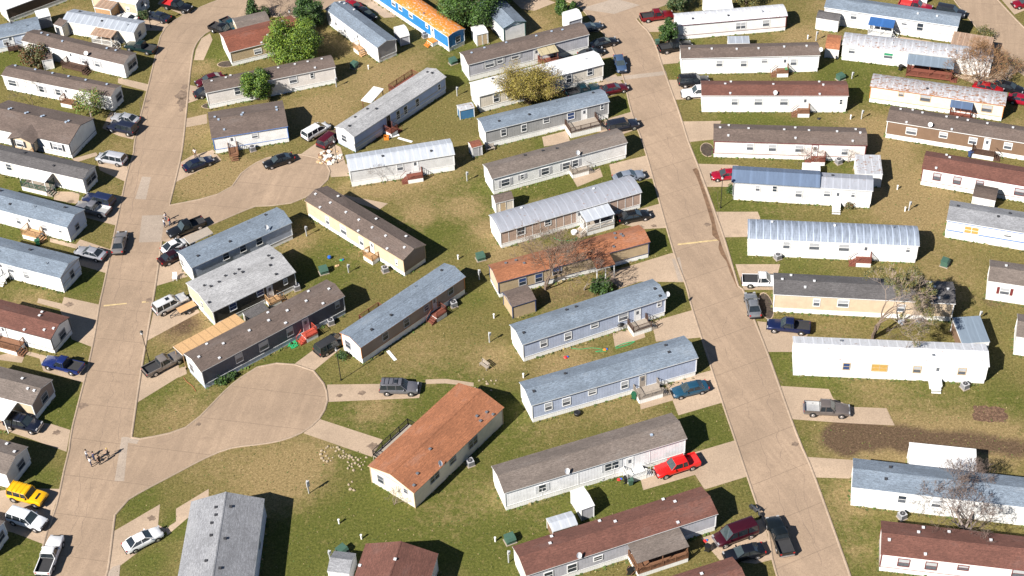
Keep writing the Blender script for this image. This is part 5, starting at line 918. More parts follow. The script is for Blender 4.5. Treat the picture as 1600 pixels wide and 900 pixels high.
deck('F1', 'covered_deck', 'red railed deck under a grey and red sheet roof', (1452,110), 7.2, 2.8, 'wood_red', None, 'R', roof='metal_bluegrey', h=.6)
deck('F2', 'covered_porch', 'small porch with slate blue awning on the cream home', (1500,177), 3.2, 1.8, 'wood_red', None, 'R', roof='tarp_slate', h=.5, roofz=2.7)
deck('F3', 'wooden_steps', 'dark brown steps at the brown walled home', (1535,243), 3.4, 1.4, 'wood_dark', 'skirt_white', 'R')
# entrance gable of the wide home and porch wing of the orange roofed home
f = BLD['L5']; xa = (f.inv @ at(22, 206, 3)).x; xb = (f.inv @ at(57, 214, 3)).x
mb = MB(); mb.prism([(-1.25, .78), (-1.25, 2.75), (.0, 2.78), (.0, .78)], xa + .2, xb - .2, 0); 
for x in (xa + .2, xb - .2): mb.box(x - .18, x + .18, -1.4, -1.1, 0, 2.7, 1)
mb.build('entrance_bay', ['siding_peach', 'trim_dark'], f.root); mb = MB(); c = (xa + xb) / 2
for s in (1, -1): mb.add([(c, -1.6, 3.6), (c + s * (c - xa + .3), -1.6, 2.75), (c + s * (c - xa + .3), 1.2, 3.12), (c, 2.4, 3.62), (c, -1.6, 3.48), (c + s * (c - xa + .3), -1.6, 2.63), (c + s * (c - xa + .3), 1.2, 3.0), (c, 2.4, 3.5)], [(0, 1, 2, 3), (4, 5, 6, 7), (0, 1, 5, 4), (1, 2, 6, 5), (2, 3, 7, 6)], 0)
mb.add([(xa, -1.27, 2.74), (xb, -1.27, 2.74), (c, -1.27, 3.48)], [(0, 1, 2)], 1); mb.build('entrance_gable', ['shingle_brown', 'siding_peach'], f.root)
window(f.root, c - .5, 1.9, 1.3, 1.1, (Vector((0, -1.25, 0)), Vector((1, 0, 0)), Vector((0, -1, 0))), ('trim_white', 'glass', 'blind'), 'trim_dark')
f = BLD['M6']; xa = (f.inv @ at(925, 405, 3)).x; xb = (f.inv @ at(953, 396, 3)).x
mb = MB(); mb.obox((xa, -2.3, 2.5), (xb - xa, 0, 0), (0, 2.35, .42), (0, 0, .1)); mb.build('porch_roof', 'shingle_orange', f.root)
mb = MB()
for x in (xa + .1, (xa + xb) / 2, xb - .1): mb.box(x - .06, x + .06, -2.2, -2.08, 0, 2.5)
mb.build('porch_post', 'trim_white', f.root)

# weeds along the foot of the walls
Pw = []; gw = random.Random(9)
for k_, f_ in BLD.items():
    if f_.w < 0: continue
    for i in range(int(f_.Lw * 7)):
        if gw.random() < .35: continue
        t = gw.random() * f_.Lw; Pw.append((f_.org + f_.u * t - f_.n * (.08 + abs(gw.gauss(0, .16))))[:2])
    for i in range(int(f_.W * 5)): t = gw.random() * f_.W; sd_ = gw.choice([-.12, f_.Lw + .12]); Pw.append((f_.org + f_.n * t + f_.u * sd_)[:2])
Pw = np.array([tuple(p) for p in Pw]); me_, g_ = tuft_mesh('weeds', Pw, .24, 8); me_.polygons.foreach_set('material_index', g_.choice([0, 1, 2], len(Pw), p=[.3, .6, .1]).astype(np.int32))
o_ = bpy.data.objects.new('weeds', me_); COL.objects.link(o_); o_['kind'] = 'stuff'; o_['label'] = 'weeds and longer grass along the foot of the homes'; o_['category'] = 'weeds'
# ------------------------------------------------------------------ vehicles on the lots and streets
car('sedan', 'silver sedan beside a dark suv on the upper left driveway', (215,189), (177,181), (.42,.43,.46))
car('suv', 'dark navy suv beside the silver sedan, upper left driveway', (209,204), (174,196), (.02,.025,.05))
car('minivan', 'silver minivan on the driveway below the dark trimmed gable home', (193,251), (155,244), (.55,.56,.60))
car('suv', 'dark blue suv beside a grey pickup near the left street', (173,317), (136,308), (.02,.03,.085))
car('pickup', 'grey pickup with empty silver bed beside a dark blue suv', (167,331), (122,321), (.20,.20,.22), bed=('bedmetal', 0, -.75))
car('sedan', 'taupe grey sedan parked on the edge of the left street', (184,391), (190,366), (.22,.205,.20))
car('sedan', 'silver sedan on the driveway between two blue roofed homes', (162,400), (121,390), (.36,.37,.41))
car('pickup', 'black pickup at the mouth of the upper round court', (312,347), (270,364), (.013,.014,.016))
car('beetle', 'white rounded compact car beside the black pickup', (256,392), (290,376), (.75,.75,.76), metal=.0)
car('sedan', 'very dark red car mostly hidden behind the bluish white home', (259,405), (286,392), (.03,.007,.010))
car('sedan', 'navy sedan beside a standing person near the upper court', (291,262), (329,248), (.012,.018,.05))
car('sedan', 'black sedan parked inside the upper round court', (456,244), (415,257), (.010,.011,.013))
car('minivan', 'white van on the grass beside a maroon car', (479,213), (509,196), (.75,.75,.76), metal=.0)
car('minivan', 'maroon van behind the pale roofed home', (504,226), (528,207), (.10,.008,.018))
car('suv', 'white and silver suv beside a small flat trailer', (244,486), (289,464), (.62,.62,.62), sunroof=True, cabr=(.78,.78,.78))
car('pickup', 'bare grey brown pickup beside the plywood lean-to', (233,579), (278,556), (.24,.21,.19))
car('pickup', 'dark blue pickup with silver trim on left driveway', (128,577), (69,563), (.015,.03,.15), trim='chrome')
car('suv', 'dark blue suv with rack half under the white carport', (8,655), (65,668), (.013,.017,.035), rack=True, trim='chrome')
car('hummer', 'bright yellow boxy off road vehicle', (14,767), (73,783), (.80,.42,.005), metal=.0)
car('suv', 'white suv parked beside the yellow off road vehicle', (18,804), (68,820), (.68,.70,.74), metal=.0)
car('pickup', 'white pickup with black bed parked on the grass edge', (69,890), (87,845), (.74,.74,.75), metal=.0)
car('sedan', 'white sedan on the driveway beside the grey shingle house', (192,858), (254,827), (.78,.78,.78), metal=.0)
car('minivan', 'dark grey van nose hidden behind the brown walled home', (503,546), (533,528), (.05,.05,.052))
car('suv', 'grey suv on the driveway of the lower round court', (593,605), (655,606), (.16,.16,.18), rack=True, sunroof=True)
car('pickup', 'bright red pickup with four doors', (1091,717), (1023,739), (.72,.012,.010), metal=.0, bed=('red_plastic', 0, -1.25))
car('van', 'dark maroon van beside a black car, lower right', (1180,823), (1117,846), (.055,.006,.014), trim='chrome')
car('sedan', 'black sedan beside the dark maroon van', (1190,857), (1135,870), (.010,.012,.018))
car('pickup', 'black pickup standing on the right street', (1229,863), (1208,812), (.010,.014,.016), bed=('bedliner', 0, -.75), trim='chrome')
car('sedan', 'teal blue sedan on the driveway of a pale blue home', (1105,601), (1050,614), (.02,.085,.15))
car('sedan', 'grey sedan parked on the grass edge of the right street', (1180,492), (1172,460), (.20,.21,.23))
car('pickup', 'dark navy pickup on driveway above the long white home', (1260,512), (1204,507), (.010,.018,.07))
car('pickup', 'taupe pickup on the driveway below the long white home', (1255,637), (1329,641), (.17,.145,.135), bed=('bedmetal', 0, -.95), trim='chrome')
car('pickup', 'white pickup behind the end of the peach home', (1167,438), (1217,439), (.75,.75,.76), metal=.0)
car('sedan', 'red car with nose to the street behind blue roof', (1158,271), (1113,274), (.38,.008,.03))
car('sedan', 'black sedan beside the white railed porch', (969,341), (1012,333), (.011,.012,.014))
car('sedan', 'silver blue sedan on the driveway above the ribbed roof', (962,279), (1003,271), (.27,.31,.38))
car('suv', 'dark slate suv beside the large weathered deck', (953,200), (993,192), (.02,.024,.04))
car('sedan', 'dark maroon sedan on the driveway above a blue roof', (941,142), (976,135), (.11,.008,.016))
car('pickup', 'dark teal pickup in the shade of the willow', (892,146), (930,137), (.012,.045,.06))
car('sedan', 'blue sedan parked beside the right street near the top', (966,88), (972,110), (.07,.12,.22))
car('sedan', 'black sedan on the driveway of the long grey home', (926,71), (961,62), (.011,.012,.016))
car('coupe', 'dark car between the long grey and white roofed homes', (908,86), (940,78), (.012,.012,.014))
car('coupe', 'dark blue car behind the weathered white barn shed', (912,45), (931,40), (.03,.05,.08))
car('pickup', 'maroon pickup with silver tool box near the top', (1006,27), (1047,22), (.22,.008,.015), bed=('bedliner', 0, -.75))
car('pickup', 'black pickup parked under the dense green shrub tree', (1034,76), (1076,69), (.012,.012,.013))
car('suv', 'black suv beside the white work pickup', (1066,128), (1102,125), (.02,.022,.028), rack=True)
car('pickup', 'white work pickup with pipe rack beside a black suv', (1114,143), (1070,146), (.76,.76,.77), metal=.0)
car('pickup', 'black pickup with reddish cover at the top left', (258,5), (296,14), (.010,.011,.014), bed=('red_plastic', 0, -.75))
car('sedan', 'dark blue sedan beside a tan home, top left', (260,29), (234,22), (.018,.025,.045))
car('sedan', 'white car between a cream home and a tan home', (208,31), (183,26), (.74,.74,.75), metal=.0)
car('pickup', 'dark green pickup beside the silver roofed cream home', (240,78), (200,70), (.012,.03,.032))
car('pickup', 'black pickup beside the rusty red roof garage', (336,42), (362,52), (.010,.010,.012))
car('pickup', 'dark teal pickup nosed toward the grey brown garage', (354,34), (372,47), (.012,.06,.085))
car('sedan', 'red car behind the pinkish white home', (342,119), (312,129), (.10,.008,.016))
car('sedan', 'dark grey car peeking out beside pinkish home', (311,146), (340,138), (.025,.027,.035))
car('sedan', 'black car beside leafless brown tree at far right', (1556,131), (1597,141), (.012,.013,.017))
car('sedan', 'bright red car half hidden by a leafless tree', (1531,134), (1558,140), (.45,.012,.02))
car('sedan', 'red car at the right edge beside a black car', (1580,152), (1618,160), (.36,.008,.03))
car('pickup', 'red pickup with long white rack at the top', (1411,6), (1450,13), (.36,.008,.03), bed=('red_plastic', 0, -.75))
car('suv', 'black and white suv behind the blue grey roof', (1472,16), (1499,21), (.03,.032,.04))
car('sedan', 'dark red sedan at the top right corner', (1618,2), (1588,6), (.25,.006,.02))
car('sedan', 'red car behind the grey blue roofed white home', (545,5), (563,14), (.33,.008,.02))
car('sedan', 'black car behind a red car, top middle', (562,14), (582,28), (.011,.012,.015))

# ------------------------------------------------------------------ trees
leafy('broadleaf_tree', 'round bright green tree before the pinkish white home', (405,156), 5.2, 2.55, .4, ('leaf_mid', 'leaf_bright'), 11000, .13, 3, 18)
leafy('broadleaf_tree', 'big loose bright green tree beside the rusty red roof', (462,94), 7.0, 4.7, .5, ('leaf_bright', 'leaf_mid'), 20000, .14, 5, 24)
leafy('broadleaf_tree', 'dense round dark green tree next to grey blue roof', (486,44), 6.0, 2.5, .4, ('leaf_dark', 'leaf_mid'), 12000, .13, 8, 18)
leafy('broadleaf_tree', 'large green tree at the top beside rusty orange roof', (735,36), 7.5, 5.6, .8, ('leaf_mid', 'leaf_dark'), 22000, .15, 11, 26)
leafy('broadleaf_tree', 'spreading green tree above the green gabled house', (776,6), 6.5, 4.6, .8, ('leaf_dark', 'leaf_mid'), 7000, .2, 13, 18)
leafy('shrub_tree', 'dense green shrub tree beside the white ribbed roof', (1043,67), 4.3, 1.65, .2, ('leaf_dark', 'leaf_mid'), 4200, .15, 15, 12)
leafy('small_tree', 'sparse pale green sapling before a white home', (143,182), 4.6, 2.6, .8, ('leaf_spring', 'leaf_olive2'), 2600, .13, 17, 14, bark='bark_grey')
leafy('bush', 'dark green and rusty bush beside a brown shed', (58,102), 3.6, 2.5, .1, ('leaf_dull', 'leaf_rust'), 5200, .14, 19, 14, group='bushes beside the homes', cat='bush')
leafy('bush', 'dense low green bush between tan and blue homes', (939,455), 2.1, 1.6, .05, ('leaf_dark', 'leaf_mid'), 3600, .13, 21, 12, group='bushes beside the homes', cat='bush')
leafy('bush', 'green bush by the black van and white end wall', (535,560), 1.1, .8, .05, ('leaf_dark', 'leaf_mid'), 900, .11, 23, 7, group='bushes beside the homes', cat='bush')
leafy('bush', 'small bush at the corner of the slate blue home', (346,599), .9, .9, .05, ('leaf_dark', 'leaf_mid'), 900, .11, 25, 7, group='bushes beside the homes', cat='bush')
leafy('bush', 'low bush along the slate blue skirting', (362,590), .8, .8, .05, ('leaf_dark', 'leaf_mid'), 800, .11, 26, 7, group='bushes beside the homes', cat='bush')
leafy('bush', 'small brown bush beside narrow white steps', (1327,324), .9, .8, .05, ('leaf_dull', 'leaf_rust'), 800, .11, 27, 7, group='bushes beside the homes', cat='bush')
leafy('bush', 'small green bush beside the red car lamp post', (1142,303), 1.6, .8, .05, ('leaf_dark', 'leaf_mid'), 1000, .11, 28, 7, group='bushes beside the homes', cat='bush')
leafy('bush', 'grey green bush at top beside a tan home', (226,30), 1.8, 1.1, .05, ('leaf_dark', 'leaf_dull'), 1500, .12, 29, 8, group='bushes beside the homes', cat='bush')
leafy('shrub_tree', 'dark green shrub at the top beside the white roofed home', (1060,17), 3.6, 2.1, .2, ('leaf_dark', 'leaf_dull'), 3200, .15, 31, 12)
leafy('shrub_tree', 'dull olive tree at top behind the white home', (1166,6), 4.0, 2.8, .3, ('leaf_dull', 'leaf_olive2'), 2600, .14, 33, 12)
leafy('bush', 'tawny brush pile beside the far right street', (1538,58), 1.6, 1.9, .05, ('leaf_dull', 'leaf_olive2'), 1300, .11, 35, 9, group='bushes beside the homes', cat='bush')
cone_tree('conifer', 'tall slim conifer beside the white barn shed', (875,20), 4.4, .85, ('leaf_mid', 'leaf_dark'), 41)
cone_tree('conifer', 'second slim conifer touching the taller conifer', (880,22), 4.0, .75, ('leaf_mid', 'leaf_dark'), 42)
cone_tree('conifer', 'short dark conifer right behind the white barn shed', (896,20), 2.4, .9, ('leaf_dark', 'leaf_mid'), 43)
cone_tree('conifer', 'conifer beside the street behind the grey brown garage', (396,27), 4.4, 1.4, ('leaf_dark', 'leaf_mid'), 44, 2400)
leafy('bush', 'dark green bush between conifer and leafless twigs', (414,26), 1.9, 1.2, .05, ('leaf_dark', 'leaf_mid'), 1500, .12, 45, 8, group='bushes beside the homes', cat='bush')
willow('yellow green willow with rusty twigs before the white roof', (826.5,162), 7.4, 5.2, 51)
bare('half_bare_tree', 'tall half bare tree with thin green foliage before peach home', (1364,529), 12.5, 61, 7, .26, .74, (1.0, .2, 0), 2, 'twig_pale', 'bark', ('leaf_dull', 'leaf_olive2'), 12000, .09, .35, L0=.27, minr=.018)
bare('leafless_tree', 'broad leafless grey tree at the lower right', (1507,826), 7.6, 63, 7, .20, .72, (.15, .1, 0), 4, 'twig', 'bark_grey', lean=.75, L0=.3, minr=.014)
bare('leafless_tree', 'leafless brown tree before the orange red roof', (852,453), 9.0, 65, 7, .15, .66, (.25, .2, 0), 3, 'bark', 'bark', lean=.35, L0=.3)
bare('leafless_tree', 'second leafless tree beside the dense green bush', (913,453), 5.4, 67, 6, .11, .6, (0, .1, 0), 1, 'twig', 'bark_grey', L0=.36)
bare('leafless_tree', 'bushy leafless brown tree before the rust stained home', (1530,126), 6.6, 69, 7, .15, .75, (-.2, .15, 0), 5, 'twig_rust', 'bark_grey', ('leaf_rust', 'leaf_dull'), 600, .08, .7, L0=.28)
bare('leafless_shrub', 'leafless brown shrub beside the black car at right', (1573,124), 4.4, 71, 5, .09, .8, (.1, 0, 0), 5, 'twig_rust', 'bark_grey', ('leaf_dull', 'leaf_rust'), 500, .08, .9)
bare('leafless_tree', 'small leafless tree in front of the greige home', (599,287), 3.6, 73, 5, .06, .7, (0, 0, 0), 1, 'twig', 'bark_grey', L0=.34, minr=.010)
bare('leafless_tree', 'young leafless tree before the white shuttered home', (50,164), 4.4, 75, 5, .06, .6, (0, 0, 0), 2, 'twig', 'bark', L0=.3, minr=.010)
bare('leafless_shrub', 'leafless pinkish shrub beside dark red brown steps', (1266,256), 3.6, 77, 5, .05, .75, (0, 0, 0), 4, 'twig_pale', 'twig_pale', lean=.6, minr=.010)
bare('leafless_shrub', 'thin leafless shrub left of the white box trailer', (1325,253), 3.2, 79, 4, .05, .7, (0, 0, 0), 3, 'twig_pale', 'twig_pale', lean=.4, minr=.010)
bare('leafless_shrub', 'leafless shrub against the cream wall under orange roof', (616,788), 3.0, 81, 5, .05, .65, (0, .1, 0), 3, 'twig_pale', 'twig', lean=.4, minr=.010)
bare('leafless_tree', 'grey leafless tree beside the street behind rusty red roof', (434,25), 4.6, 83, 5, .09, .75, (0, 0, 0), 3, 'twig', 'bark_grey', lean=.5)
bare('leafless_shrub', 'thin leafless shrub in front of the half bare tree', (1412,524), 3.4, 85, 5, .05, .7, (0, 0, 0), 2, 'twig', 'bark', lean=.3, minr=.010)

# ------------------------------------------------------------------ yard things
for px, t in [((488,54),'beside the white home with grey gable'),((664,58),'at the foot of the bright blue home'),((602,424),'beside the diagonal brown roofed home'),((517,506),'behind the slate blue home'),((709,478),'behind the brown walled home'),((735,726),'in the shade of the orange roofed house'),((1310,255),'beside the dark red brown steps'),((1215,404),'left of the banded roof home steps'),((1507,606),'beside white block steps'),((1409,809),'between blue and dark red roofs'),((395,235),'below the blue eaved home'),((464,452),'at the corner of the black walled home')]: ac_unit('grey air conditioner ' + t, px)
ac_unit('air conditioner under the half bare tree', (1436,506))
for px, t in [((554,105),'on the lawn near the grey gabled home'),((708,99),'near the end of the long grey home'),((506,426),'on the lawn behind the black walled home'),((751,405),'left of the orange red roofed home'),((1313,124),'behind the dark red roofed home'),((1476,414),'right of the banded roof home'),((797,846),'left of the long dark red roof'),((535,864),'above the small grey shed')]: transformer('green transformer box ' + t, px)
for px, h, t in [((526,136),1.9,'at the end of the pinkish white home'),((714.5,150),1.8,'beside the small blue shed'),((479.5,369),1.9,'behind the diagonal brown roofed home'),((730,283),1.8,'left of the white home with brown roof'),((545,426),1.6,'on the lawn by the diagonal home'),((749,437),1.9,'right of the brown walled home'),((765,535),1.9,'on the lawn left of the barbecue home'),((744.5,89),1.5,'at the end of the bright blue home'),((1346,186),1.7,'right of the dark red roofed home'),((1331,123),1.3,'near the rust stained home'),((1420,329),1.7,'on dry grass right of the blue sheeting'),((1275,64),1.9,'near the orange brown barn shed'),((795,879),2.2,'at the left end of the long dark red roof'),((516,874),1.7,'beside the small grey shed'),((1530,498),1.4,'behind the slanted sheet roof shed')]: meter_post('grey meter post ' + t, px, h)
meter_post('white meter rack with two boxes casting a cross shadow', (483,771), 2.4, 'meter_grey', 2)
for px, t in [((576,108),'near the transformer by the grey gabled home'),((716,405),'on the lawn left of the orange red roof'),((772,497),'near the tan shed'),((818,590),'left of the pale blue home'),((530,818),'on the green lawn above the dark red house'),((774,846),'beside the left end of dark red roof'),((1402,296),'on dry grass near white box trailer'),((1262,61),'behind the brown roofed white home'),((1414,330),'beside the meter post on dry grass'),((1329,186),'near the dark debris below the dark red roof'),((565,842),'with yellow top above the dark red roof')]: stub('small white utility pedestal ' + t, px, .8)
lamp('thin dark street lamp leaning over the left street', (233.8,566), 5.2); lamp('dark street lamp beside the lower round court', (533,594), 5.4); lamp('street lamp at the top left beside parked dark cars', (236,43), 4.4); lamp('dark street lamp beside the red car and blue roof', (1126,325), 5.4); lamp('dark street lamp beside the rubble heap', (527,255), 4.0); lamp('short lamp post behind the rusty red roof', (454.5,32), 1.6)
bin_('dark green bin beside the orange brown deck', (60,383)); bin_('green bin under a grey deck of a pale blue home', (991,623)); bin_('dark bin beside the white landing', (979,754), 'black'); bin_('second dark bin beside the white landing', (985,757), 'green_box'); bin_('green bin beside brown railed steps', (1229,115), 'hose_green'); bin_('black bin at the corner of red railed deck', (1407,110), 'black'); bin_('blue bin beside the dark brown steps', (1516,245), 'navy'); bin_('dark bin below the orange brown porch railing', (985,897), 'black'); bin_('black bin on the grass beside a black sedan', (1106,861), 'black'); bin_('dark green bin at the edge of the right street', (1027,70), 'green_box')
# flat trailer, barbecue, motorcycle, rubble heap, hoses, toys
o = small('flat_trailer', 'small empty flat trailer beside the white and silver suv', 'trailer', (293,485), R(35), None); mb = MB(); mb.box(-1.3, 1.3, -.75, .75, .55, .62); mb.build('bed', 'wood_new', o); mb = MB(); mb.box(-1.35, 1.35, -.8, -.75, .5, .8); mb.box(-1.35, 1.35, .75, .8, .5, .8); mb.tube((-1.3, .5, .5), (-2.6, 0, .5), .05, n=4); mb.tube((-1.3, -.5, .5), (-2.6, 0, .5), .05, n=4); mb.tube((-2.6, 0, 0), (-2.6, 0, .6), .05, n=6); mb.build('frame', 'trim_dark', o)
for s in (-1, 1): add_wheel(o, -.1, s * .9, .3, .18)
o = small('barbecue', 'black kettle barbecue on the patio beside the grey deck', 'barbecue', (969,515)); mb = MB(); mb.lathe([(.05, .72), (.42, .85), (.55, 1.02), (.5, 1.15), (.3, 1.3), (.05, 1.36)], n=14); mb.build('bowl', 'black', o)
for i in range(3): mb = MB(); a = i * 2.1; mb.tube((math.cos(a) * .3, math.sin(a) * .3, .8), (math.cos(a) * .5, math.sin(a) * .5, 0), .03, n=5); mb.build('leg', 'trim_dark', o)
o = small('motorcycle', 'grey motorcycle on the grass near the right street', 'motorcycle', (1180,801), R(-55)); mb = MB(); mb.loft([[(x, y * w, z + v * h) for y, v in ((-1, 0), (-.6, -.8), (.6, -.8), (1, 0), (.6, .8), (-.6, .8))] for x, w, z, h in ((-.75, .08, .85, .06), (-.3, .16, .85, .1), (.1, .17, .88, .14), (.45, .13, .86, .12), (.6, .05, .82, .05))]); mb.build('body', 'trim_dark', o); mb = MB(); mb.box(-.25, .3, -.16, .16, .35, .7); mb.build('engine', 'vent_dark', o)
for x in (-.75, .8): mb = MB(); mb.lathe([(.2, -.06), (.33, -.06), (.35, 0), (.33, .06), (.2, .06)], (x, 0, .35), 16, 0, 'y'); w = mb.build('wheel', 'rubber', o); mb = MB(); mb.lathe([(.21, -.03), (.05, -.05), (.05, .05), (.21, .03)], (x, 0, .35), 10, 0, 'y'); mb.build('rim', 'rim', w)
mb = MB(); mb.tube((.8, .06, .35), (.5, .06, 1.0), .03, n=5); mb.tube((.8, -.06, .35), (.5, -.06, 1.0), .03, n=5); mb.tube((.48, -.38, 1.05), (.48, .38, 1.05), .025, n=5); mb.build('handlebar', 'chrome', o)
def hose(label, pts, col='hose_green', r=.035):
    P = spline([at(*p) for p in pts], .4); mb = MB()
    for a, b in zip(P, P[1:]): mb.tube((a.x, a.y, .05), (b.x, b.y, .05), r, n=4, caps=False)
    tag(mb.build('garden_hose', col), label, 'garden hose', 'garden hoses on the grass')
hose('green hose trailing between the two pale blue homes', [(892,544),(905,546),(925,544),(940,546),(948,549),(930,550),(943,547)]); hose('bright green hose below the pink panelled home', [(865,372),(875,376),(892,376),(902,371),(898,378)]); hose('green hose heaped along the barbecue patio edge', [(961,543),(975,537),(992,534),(985,538),(972,542),(962,545)], 'hose_green', .06)
hose('tangled green hose at foot of the slate blue home', [(450,543),(456,534),(464,536),(460,543),(452,540),(466,540),(455,545),(462,533),(449,538)], 'hose_green', .09); hose('orange cord on the soil by the slate blue home', [(287,590),(292,597),(300,603),(306,612)], 'cord_rust', .05)
g = random.Random(3)
def lump(mb, c, s, mi=0, sq=.6): 
    k = g.random() * 6; mb.loft([[(c[0] + math.cos(i * 1.0472 + k) * r * s * (.8 + .4 * g.random()), c[1] + math.sin(i * 1.0472 + k) * r * s * (.8 + .4 * g.random()), c[2] + z * s * sq) for i in range(6)] for r, z in ((.8, 0), (1, .35), (.8, .8), (.3, 1.05))], mi); mb.s = [False] * len(mb.s)
ST = Q(400,675,[(410,118),(405,140),(412,165),(425,180),(445,185),(468,180),(480,160),(470,100),(450,92),(485,95),(510,97),(522,110),(545,118),(548,130),(565,140),(585,150),(560,155),(580,165),(600,160),(610,175),(640,175),(655,165),(660,190),(680,185),(690,160),(640,205),(620,195),(600,200),(585,210),(600,218),(575,190),(545,150),(520,150),(530,160),(548,165),(440,150),(455,165),(430,125),(440,100),(575,228),(610,240),(660,235),(580,330),(600,312),(612,365),(590,358),(500,120),(625,160),(650,215),(670,205)])+Q(400,450,[(1395,580),(1420,570),(1445,600),(1470,580),(1490,600),(1500,580),(1470,640),(1370,628),(1440,585),(1395,632)])
s0 = None
for i, (x, y) in enumerate(ST):
    near_ring = i < 51; lb = 'pale flat rock in the ring and trail before the orange roof' if near_ring else 'pale rock scattered behind the orange roofed house'; gp = 'pale rocks of the ring and trail' if near_ring else 'pale rocks behind the orange roof'
    if s0 is None: mb = MB(); lump(mb, (0, 0, -.02), .26, 0, .7); s0 = o = mb.build('rock', 'stone')
    else: o = s0.copy(); COL.objects.link(o)
    o.location = at(x, y); o.rotation_euler = (0, 0, g.random() * 6); k = .42 + .5 * g.random(); o.scale = (k, k * (.6 + .5 * g.random()), k); tag(o, lb, 'rock', gp)
mb = MB()
for i in range(60): a = g.random() * 6.28; r = 1.9 * g.random() ** .6; lump(mb, (math.cos(a) * r, math.sin(a) * r, .55 * max(0, 1 - r / 1.9) * g.random()), .18 + .22 * g.random(), g.choice([0, 0, 1, 2, 3]))
o = mb.build('rubble_heap', ['rubble', 'trim_white', 'cardboard', 'wood_brown']); o.location = at(514,246); tag(o, 'pale heap of rubble and boards beside the upper round court', 'rubble heap')
for px, col, t, cat, nm in [((440,404),'blue_plastic','blue ball on the lawn by the diagonal home','ball','toy_ball'),((533,407),'hose_green','green toy on the lawn below the diagonal home','toy','yard_toy'),((526,416),'cardboard','tan bag on the lawn below the diagonal home','bag','yard_bag'),((515,404),'blue_plastic','small blue ball near the green transformer box','ball','toy_ball'),((884,559),'red_plastic','red and blue toy on grass between pale blue homes','toy','yard_toy'),((945,547),'orange_plastic','orange brown toy at the end of a green hose','toy','yard_toy'),((604,217),'orange_plastic','orange crate below the brick red steps','crate','plastic_crate'),((1012,641),'black','dark object on grass','tub','garden_tub'),((967,750),'red_plastic','red and blue toys beside the dark bins','toy','yard_toy'),((902,648),'black','black tub on the grass below the pale blue home','tub','garden_tub'),((1101,846),'red_plastic','red and white toy beside the maroon van','toy','yard_toy'),((1279,186),'black','black bag on grass below brown steps','bag','rubbish_bag'),((941,748),'trim_grey','round grey vent cover against the long white home','cover','vent_cover'),((1408,505),'bluegrey','upturned pale boat shape under the half bare tree','tub','garden_tub'),((274,437),'white_plastic','white lawn chair on the grass beside the white compact car','chair','lawn_chair'),((897,365),'white_plastic','white round tank by the white railed porch','tank','water_tank')]:
    if t.startswith('dark object'): continue
    col = 'vent_blue' if col == 'bluegrey' else col; o = None; mb = MB(); s = .38
    if nm in ('toy_ball',): mb.lathe([(.05, 0), (.22, .08), (.3, .28), (.22, .48), (.05, .56)], n=12); o = mb.build(nm, col)
    elif nm == 'lawn_chair': mb.box(-.3, .3, -.3, .3, .38, .43); mb.obox((-.3, .28, .4), (.6, 0, 0), (0, .05, 0), (0, .2, .6)); [mb.box(x - .03, x + .03, y - .03, y + .03, 0, .38) for x in (-.27, .27) for y in (-.27, .27)]; mb.box(-.34, -.28, -.3, .3, .58, .62); mb.box(.28, .34, -.3, .3, .58, .62); o = mb.build(nm, col)
    elif nm in ('garden_tub', 'water_tank', 'vent_cover'): mb.lathe([(.3, 0), (.42, .05), (.46, .45), (.4, .5), (.36, .48), (.1, .46)], n=14); o = mb.build(nm, col)
    elif nm == 'plastic_crate': mb.box(-s, s, -s, s, 0, .06); mb.box(-s, s, -s, -s + .05, .06, .55); mb.box(-s, s, s - .05, s, .06, .55); mb.box(-s, -s + .05, -s + .05, s - .05, .06, .55); mb.box(s - .05, s, -s + .05, s - .05, .06, .55); o = mb.build(nm, col)
    else: lump(mb, (0, 0, 0), .27, 0, .8); lump(mb, (.26, .12, 0), .19, 1, .9); o = mb.build(nm, [col, 'blue_plastic' if nm == 'yard_toy' else col])
    o.location = at(*px); tag(o, t, cat)
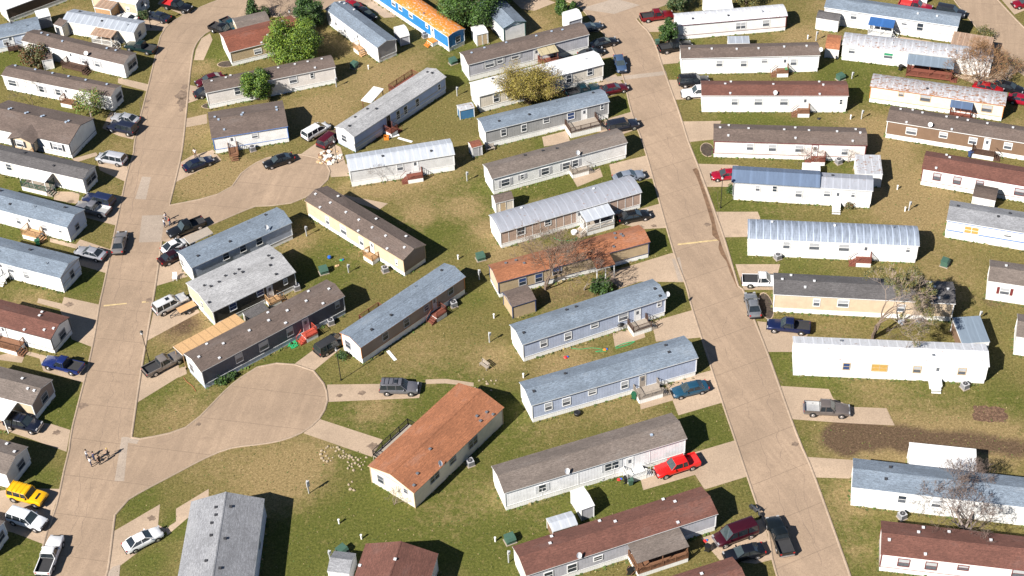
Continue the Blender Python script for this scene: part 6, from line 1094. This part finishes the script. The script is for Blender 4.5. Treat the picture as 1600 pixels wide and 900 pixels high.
def bench(label, px, rz):
    o = small('garden_bench', label, 'bench', px, rz, 'benches on the grass'); mb = MB(); [mb.box(-.75, .75, y, y + .12, .42, .46) for y in (-.25, -.1, .05)]; mb.build('seat', 'wood_grey', o); mb = MB(); [mb.obox((-.75, .22 + .05 * i, .55 + .16 * i), (1.5, 0, 0), (0, .03, 0), (0, .03, .11)) for i in range(3)]; mb.build('backrest', 'wood_grey', o)
    for s in (-1, 1): mb = MB(); mb.box(s * .65 - .04, s * .65 + .04, -.25, -.18, 0, .42); mb.box(s * .65 - .04, s * .65 + .04, .17, .24, 0, .95); mb.build('leg', 'wood_grey', o)
bench('weathered white bench on the lawn below the meter post', (757,574), R(-50)); bench('pale bench beside the small orange roofed shed', (766,235), R(20))
# boards lying or leaning by the open door
for px, rz, L, t in [((720.5-109+1,214),R(20),2.4,'white board leaning beside brick red steps'),((633,219),R(-30),2.6,'white board lying on the grass below brick red steps'),((612,556),R(-60),2.2,'thin white plank on grass beside the brown walled home')]:
    mb = MB(); mb.box(-L / 2, L / 2, -.22, .22, .03, .08); o = mb.build('loose_board', 'white_plastic'); o.location = at(*px); o.rotation_euler = (0, 0, rz); tag(o, t, 'board')
# ------------------------------------------------------------------ people
GP = 'people standing on the left street'
person('person', (138,716), R(-20), 'cloth_white', 'cloth_navy', pose=0) if False else None
for px, rz, sh, pa, hr, po, t in [((137,717),R(0),'cloth_white','cloth_navy','hair_dark',1,'person in a white top, leftmost of the group on the street'),((148,721),R(60),'cloth_navy','cloth_navy','hair_dark',2,'person in dark clothes beside the white topped ones'),((143,729),R(50),'cloth_white','cloth_navy','hair_dark',3,'person in white top and dark trousers nearest the viewer'),((157,726),R(150),'cloth_black','cloth_black','hair_dark',0,'person all in black in front of a yellow haired person'),((171,715),R(190),'cloth_black','cloth_black','hair_light',1,'person in black with light yellow hair'),((260,346),R(-30),'cloth_white','cloth_denim','hair_dark',2,'person in white top farthest up in the trio by court'),((258,355),R(10),'cloth_white','cloth_navy','hair_dark',3,'person in white and dark trousers at the left of the trio'),((267,353),R(170),'cloth_red','cloth_denim','hair_dark',1,'person in a red top beside the black pickup'),((306,246),R(-90),'cloth_white','cloth_black','hair_dark',0,'person standing behind the navy sedan')]:
    person(t, px, rz, sh, pa, hr, po, group='people standing outdoors')
